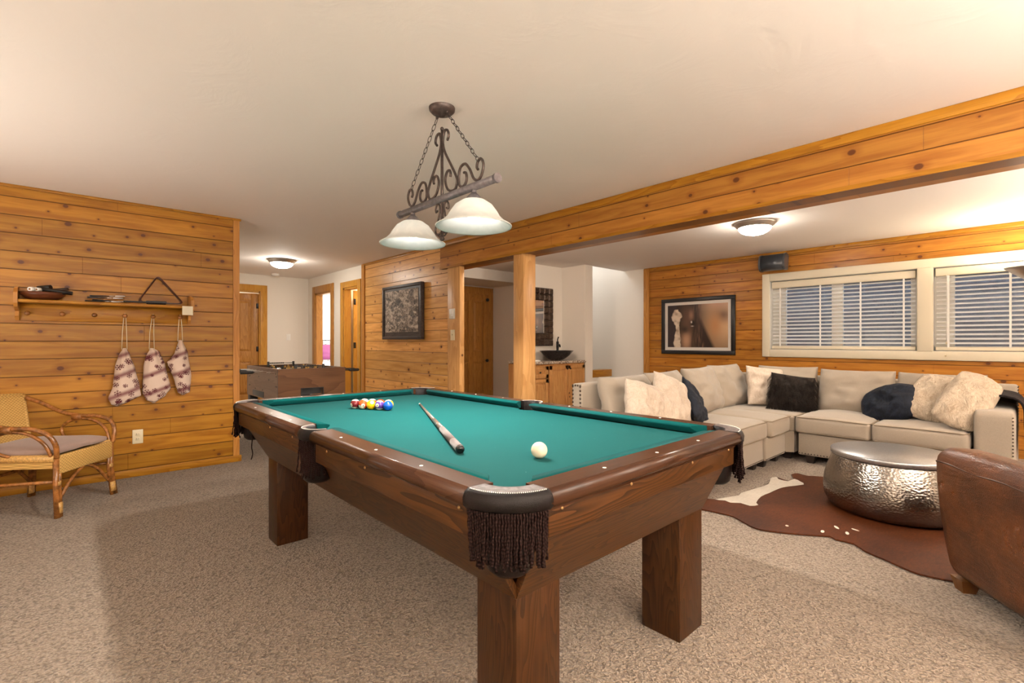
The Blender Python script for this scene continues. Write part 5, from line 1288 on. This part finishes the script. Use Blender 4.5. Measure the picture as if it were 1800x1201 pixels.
# fur throw over the arm
def throwf(u, v):
    path = crom([(0, 0.50, 0.47), (0, 0.40, 0.50), (0, 0.37, 0.60), (0, 0.33, 0.68), (0, 0.24, 0.70), (0, 0.14, 0.685), (0, 0.095, 0.60), (0, 0.085, 0.45), (0, 0.075, 0.30)], 6)
    f = u * (len(path) - 1); i = min(int(f), len(path) - 2); p = path[i].lerp(path[i + 1], f - i)
    n = mn.noise(Vector((u * 4, v * 3, 0.2))) * 0.018
    x = 5.56 + 0.60 * v + 0.03 * mn.noise(Vector((u * 5, v, 3.1)))
    return Vector((x, p.y - (0.012 if u > 0.6 else 0) + n * (1 if u > 0.6 else 0), p.z + 0.03 + abs(n) * (1 if u < 0.75 else 0)))
m = MB().grid(throwf, 44, 22); o = m.build('fur_throw', M['fur_black']); tag(o, 'dark fur throw draped over the right arm of the sofa', 'throw blanket')
sm = o.modifiers.new('thick', 'SOLIDIFY'); sm.thickness = 0.016; sm.offset = 1

# ------------------------------------------------------------------ coffee table, rug, leather chair, lamp
cx, cy = 4.215, 0.685
t = thing('coffee_table', 'round hammered metal drum coffee table on the cowhide', 'coffee table', (cx, cy, 0.012))
MB().lathe([(0.0, 0.012), (0.33, 0.012), (0.375, 0.03), (0.402, 0.085), (0.410, 0.150), (0.402, 0.215), (0.386, 0.275), (0.366, 0.335), (0.352, 0.372), (0.349, 0.380), (0.0, 0.380)], (cx, cy, 0), 72).build('drum', M['hammered'], t)
MB().lathe([(0.0, 0.381), (0.350, 0.381), (0.360, 0.385), (0.362, 0.411), (0.357, 0.417), (0.0, 0.416)], (cx, cy, 0), 72).build('tabletop', plain('reflection_tint_top', (0.40, 0.39, 0.385, 1), 0.34, 90, 0.25, 0.003, 0.1, Metallic=0.85), t)  # paler base colour stands in for the window's reflection in the top
# cowhide
out = [(3.26, 1.623), (3.271, 1.55), (3.283, 1.449), (3.28, 1.379), (3.188, 1.234), (3.185, 1.148), (3.269, 0.998), (3.341, 0.897), (3.375, 0.85), (3.348, 0.81), (3.355, 0.727), (3.283, 0.659), (3.227, 0.547), (3.168, 0.444), (3.162, 0.377), (3.181, 0.304), (3.25, 0.10), (3.40, -0.20), (3.75, -0.42), (4.30, -0.50), (4.75, -0.30), (5.05, 0.15), (5.05, 0.70), (4.85, 1.05), (4.79, 1.172), (4.819, 1.25), (4.777, 1.325), (4.746, 1.378), (4.78, 1.446), (4.695, 1.475), (4.566, 1.412), (4.455, 1.425), (4.509, 1.523), (4.45, 1.555), (4.234, 1.504), (4.052, 1.524), (3.821, 1.559), (3.752, 1.547), (3.533, 1.622), (3.505, 1.683), (3.418, 1.676), (3.326, 1.643)]
def flat_patch(name, pts, z0, z1, mats, parent=None, k=2):
    P = [(p.x, p.y) for p in crom([(q[0], q[1], 0) for q in pts], k, closed=True)]
    return MB().prism(P, z0, z1).build(name, mats, parent)
def hide(name, c1, c2):
    t_ = NT(name); v = t_.obj()
    g = t_.noise(t_.n('Mapping', Vector=v, Scale=(3, 10, 1), Rotation=(0, 0, 0.9)).outputs[0], 7, 4, 0.65, 0.8); l = t_.noise(v, 2.6, 3, 0.6)
    k = t_.math('ADD', t_.math('MULTIPLY', g, 0.5), t_.math('MULTIPLY', l, 0.6))
    return t_.bsdf(t_.mix(t_.smooth(k, 0.35, 0.75), c1, c2), 0.5, t_.bump(g, 0.15, 0.003), Specular_IOR_Level=0.2)
rg = flat_patch('cowhide_rug', out, 0.004, 0.012, hide('brown_hide', (0.105, 0.028, 0.007, 1), (0.034, 0.009, 0.003, 1)))
tag(rg, 'brown and white cowhide rug spread on the carpet by the sofa', 'rug')
wh = [(3.533, 1.618), (3.752, 1.543), (3.821, 1.555), (4.052, 1.520), (4.234, 1.500), (4.421, 1.550), (4.485, 1.543), (4.50, 1.523), (4.445, 1.495), (4.440, 1.42), (4.552, 1.405), (4.502, 1.345), (4.433, 1.3), (4.281, 1.366), (4.17, 1.396), (3.986, 1.407), (3.854, 1.417), (3.677, 1.387), (3.637, 1.357), (3.574, 1.391), (3.588, 1.46), (3.54, 1.513), (3.56, 1.56)]
flat_patch('white_patch', wh, 0.0122, 0.0132, hide('white_hide', (0.56, 0.51, 0.43, 1), (0.44, 0.39, 0.33, 1)), rg)
m = MB()
for (x, y, l_, a_) in ((3.56, 0.86, 0.06, 0.6), (3.50, 0.79, 0.055, 0.3), (3.60, 0.77, 0.05, 1.2), (3.42, 0.90, 0.05, 0.2), (3.36, 1.08, 0.03, 0.4), (4.85, 1.18, 0.10, 1.2)):
    m.lathe([(0.0, 0.0), (1.0, 0.0)], (0, 0, 0), 10, M=Matrix.Translation((x, y, 0.0128)) @ Matrix.Rotation(a_, 4, 'Z') @ Matrix.Diagonal((l_ / 2, 0.010, 1, 1)))
m.build('white_fleck', plain('white_hide_fleck', (0.68, 0.62, 0.52, 1), 0.6), rg)

# leather club chair, seen from behind
Cc = Vector((3.165, 0.325, 0)); ex = Vector((-0.80, -0.60, 0)); ny = Vector((0.60, -0.80, 0))
t = thing('leather_armchair', 'worn brown leather club chair cut by the right edge of the photo', 'armchair', Cc + ex * 0.4 + ny * 0.4)
CM = MX(Cc, ex, ny, (0, 0, 1))
def cpt(a, b, z): return CM @ Vector((a, b, z))
def shell(name, w0, w1, d0, d1, z0, z1, r, mat, taper=0.0, roll=0.0, seed=0):
    m = MB().soft(w1 - w0, d1 - d0, z1 - z0, r, 0.012, 16, wob=0.004, seed=seed)
    for v in m.bm.verts:
        f = max(0.0, min(1.0, (v.co.z + (z1 - z0) / 2) / (z1 - z0)))
        v.co.x *= 1 - taper * (1 - f) ** 1.3; 
        v.co.y -= roll * (math.sin(f * PI * 0.62) - 0.0) 
    bmesh.ops.transform(m.bm, matrix=CM @ Matrix.Translation(((w0 + w1) / 2, (d0 + d1) / 2, (z0 + z1) / 2)), verts=m.bm.verts)
    return m.build(name, mat, t)
LC = M['leather_chair']
bk = shell('backrest', -0.02, 0.84, 0.0, 0.20, 0.055, 0.668, 0.075, LC, 0.12, 0.045, 2)
# seam and gathered roll along the top of the back
m = MB(); m.tube([cpt(0.035 + 0.75 * k / 30, 0.010 - 0.045 * math.sin(0.62 * PI * 0.88) - 0.006, 0.600 + 0.012 * math.sin(k * 0.5) * 0.3) for k in range(31)], 0.0045, 6); m.build('welt_seam', plain('leather_welt', (0.035, 0.012, 0.005, 1), 0.4), bk)
for (a, b_) in ((0.02, 0.20), (0.64, 0.82)): shell('arm', a, b_, 0.10, 0.82, 0.055, 0.50, 0.07, LC, 0.06, 0.0, 4)
shell('seat_cushion', 0.20, 0.64, 0.17, 0.80, 0.24, 0.42, 0.05, LC, 0.0, 0.0, 6)
shell('base', 0.10, 0.74, 0.14, 0.78, 0.055, 0.26, 0.02, LC)
for (a, b_) in ((0.085, 0.05), (0.745, 0.05), (0.085, 0.76), (0.745, 0.76)):
    MB().hull([cpt(a + sa * s_, b_ + sb * s_, z) for sa in (-1, 1) for sb in (-1, 1) for (z, s_) in ((0.0, 0.026), (0.06, 0.04))]).build('foot', wood('chair_foot', 'Z', (0.16, 0.065, 0.015, 1), (0.09, 0.03, 0.008, 1), ring=6) if 'chair_foot' not in bpy.data.materials else bpy.data.materials['chair_foot'], t)

# torchiere behind the sofa
lx, ly = 6.63, 0.035
t = thing('floor_lamp', 'silver bowl uplight floor lamp behind the right end of the sofa', 'floor lamp', (lx, ly, 0))
MB().lathe([(0.0, 0.025), (0.05, 0.025), (0.12, 0.018), (0.135, 0.0), (0.0, 0.0)], (lx, ly, 0), 36).build('base', M['nickel'], t)
MB().tube([(lx, ly, 0.02), (lx, ly, 1.76)], 0.0125, 14).build('pole', M['nickel'], t)
MB().lathe([(0.012, 1.745), (0.04, 1.755), (0.09, 1.79), (0.15, 1.84), (0.19, 1.875), (0.193, 1.882), (0.186, 1.878), (0.14, 1.843), (0.08, 1.80), (0.0, 1.775)], (lx, ly, 0), 44).build('bowl_shade', M['nickel'], t)
MB().ball((lx, ly, 1.855), 0.045, 18).build('bulb', emit('torchiere_bulb', (1.0, 0.84, 0.60, 1), 400.0), t)

# bed glimpsed through the bedroom doorway
t = thing('bed', 'bed with white bedding and plum pillows glimpsed through the bright doorway', 'bed', (4.6, 11.1, 0))
MB().soft(1.7, 1.9, 0.40, 0.08, 0.03, 10, M=Matrix.Translation((4.6, 11.1, 0.48))).build('comforter', M['white'], t)
MB().box(3.78, 5.42, 10.18, 12.02, 0.0, 0.32, bev=0.02).build('bed_base', M['foot'], t)
for x in (4.52, 5.2): MB().pillow(0.66 if x > 5 else 0.9, 0.42, 0.2, M=orient((x, 11.55, 0.93), (0, -1, 0.35)), seed=x, n=14).build('pillow', plain('plum_cloth', (0.11, 0.012, 0.06, 1), 0.8) if 'plum_cloth' not in bpy.data.materials else bpy.data.materials['plum_cloth'], t)
m = MB().tube([(3.8, 12.06, 1.22), (5.4, 12.06, 1.22)], 0.012, 8).tube([(3.8, 12.06, 1.10), (5.4, 12.06, 1.10)], 0.010, 8)
for k in range(12): m.tube([(3.85 + k * 0.137, 12.06, 0.3), (3.85 + k * 0.137, 12.06, 1.22)], 0.007, 6).tube([(3.918 + k * 0.137 + 0.045 * math.cos(q * PI / 6), 12.06, 1.16 + 0.045 * math.sin(q * PI / 6)) for q in range(12)], 0.006, 6, closed=True)
m.build('headboard', M['black_metal'], t)

# ------------------------------------------------------------------ camera and light
cd_ = bpy.data.cameras.new('camera'); cam = bpy.data.objects.new('camera', cd_); C.objects.link(cam)
PHI = math.atan((1826 - 900) / 850.0)
cam.location = (0, 0, 1.18); cam.rotation_euler = (PI / 2, 0, PHI - PI / 2)
cd_.sensor_width = 36; cd_.lens = 850 / 1800 * 36; cd_.clip_start = 0.05
cd_.shift_y = (601 - 600.5) / 1800
SC.camera = cam
def area(name, loc, rot, sx, sy, power, col):
    l = bpy.data.lights.new(name, 'AREA'); l.shape = 'RECTANGLE'; l.size = sx; l.size_y = sy; l.energy = power; l.color = col
    o = bpy.data.objects.new(name, l); C.objects.link(o); o.location = loc; o.rotation_euler = rot; return o
def point(name, loc, power, col, r=0.1):
    l = bpy.data.lights.new(name, 'POINT'); l.energy = power; l.color = col; l.shadow_soft_size = r
    o = bpy.data.objects.new(name, l); C.objects.link(o); o.location = loc; return o
w = bpy.data.worlds.new('World'); SC.world = w; w.use_nodes = True
bg = w.node_tree.nodes['Background']; bg.inputs[0].default_value = (0.72, 0.83, 1.0, 1); bg.inputs[1].default_value = 4.0
area('stair_daylight', (6.45, 6.1, 3.7), (math.radians(-32), 0, 0), 0.7, 0.7, 22, (0.86, 0.92, 1.0))
area('bedroom_daylight', (5.9, 10.6, 1.6), (0, math.radians(90), 0), 1.2, 1.4, 150, (0.95, 0.97, 1.0))
point('bath_light', (4.4, 7.75, 2.2), 30, (1.0, 0.82, 0.55), 0.1)
point('closet_light', (2.2, 10.3, 2.2), 14, (1.0, 0.85, 0.65), 0.1)
# added fill lights without lamps, out of view, to brighten ceiling and walls
area('rear_fill_up', (-0.6, -1.4, 1.6), (PI, 0, 0), 0.7, 0.7, 155, (1.0, 0.925, 0.835))  # invented upward fill that bounces off the ceiling
area('middle_fill_up', (2.0, -1.7, 1.6), (PI, 0, 0), 0.7, 0.7, 120, (1.0, 0.925, 0.835))  # second invented bounce fill, no lamp stands here
area('left_fill_up', (-1.35, 3.5, 0.7), (PI, 0, 0), 0.9, 1.6, 26, (1.0, 0.925, 0.835))  # added bounce fill for the ceiling over the shelf wall
point('alcove_fill_point', (3.98, 4.35, 2.27), 20, (1.0, 0.91, 0.80), 0.08)  # added behind the beam to brighten the soffit face, no fixture
area('right_fill_up', (4.9, -1.5, 1.7), (PI, 0, 0), 0.6, 0.6, 80, (1.0, 0.925, 0.835))  # added bounce fill for the sofa side of the room
point('rear_fill_point', (0.4, -1.2, 2.2), 6, (1.0, 0.91, 0.80), 0.2)  # added fill behind the viewer, not a ceiling fixture
point('right_fill_point', (4.6, -1.4, 2.2), 24, (1.0, 0.91, 0.80), 0.2)  # added fill for the alcove walls and sofa, no fixture there
vs = SC.view_settings; vs.view_transform = 'Standard'; vs.look = 'None'; vs.exposure = 0.75; vs.gamma = 1.0; vs.use_curve_mapping = False
SC.cycles.max_bounces = 8; SC.cycles.diffuse_bounces = 5; SC.cycles.use_denoising = True
SC.cycles.sample_clamp_indirect = 6.0
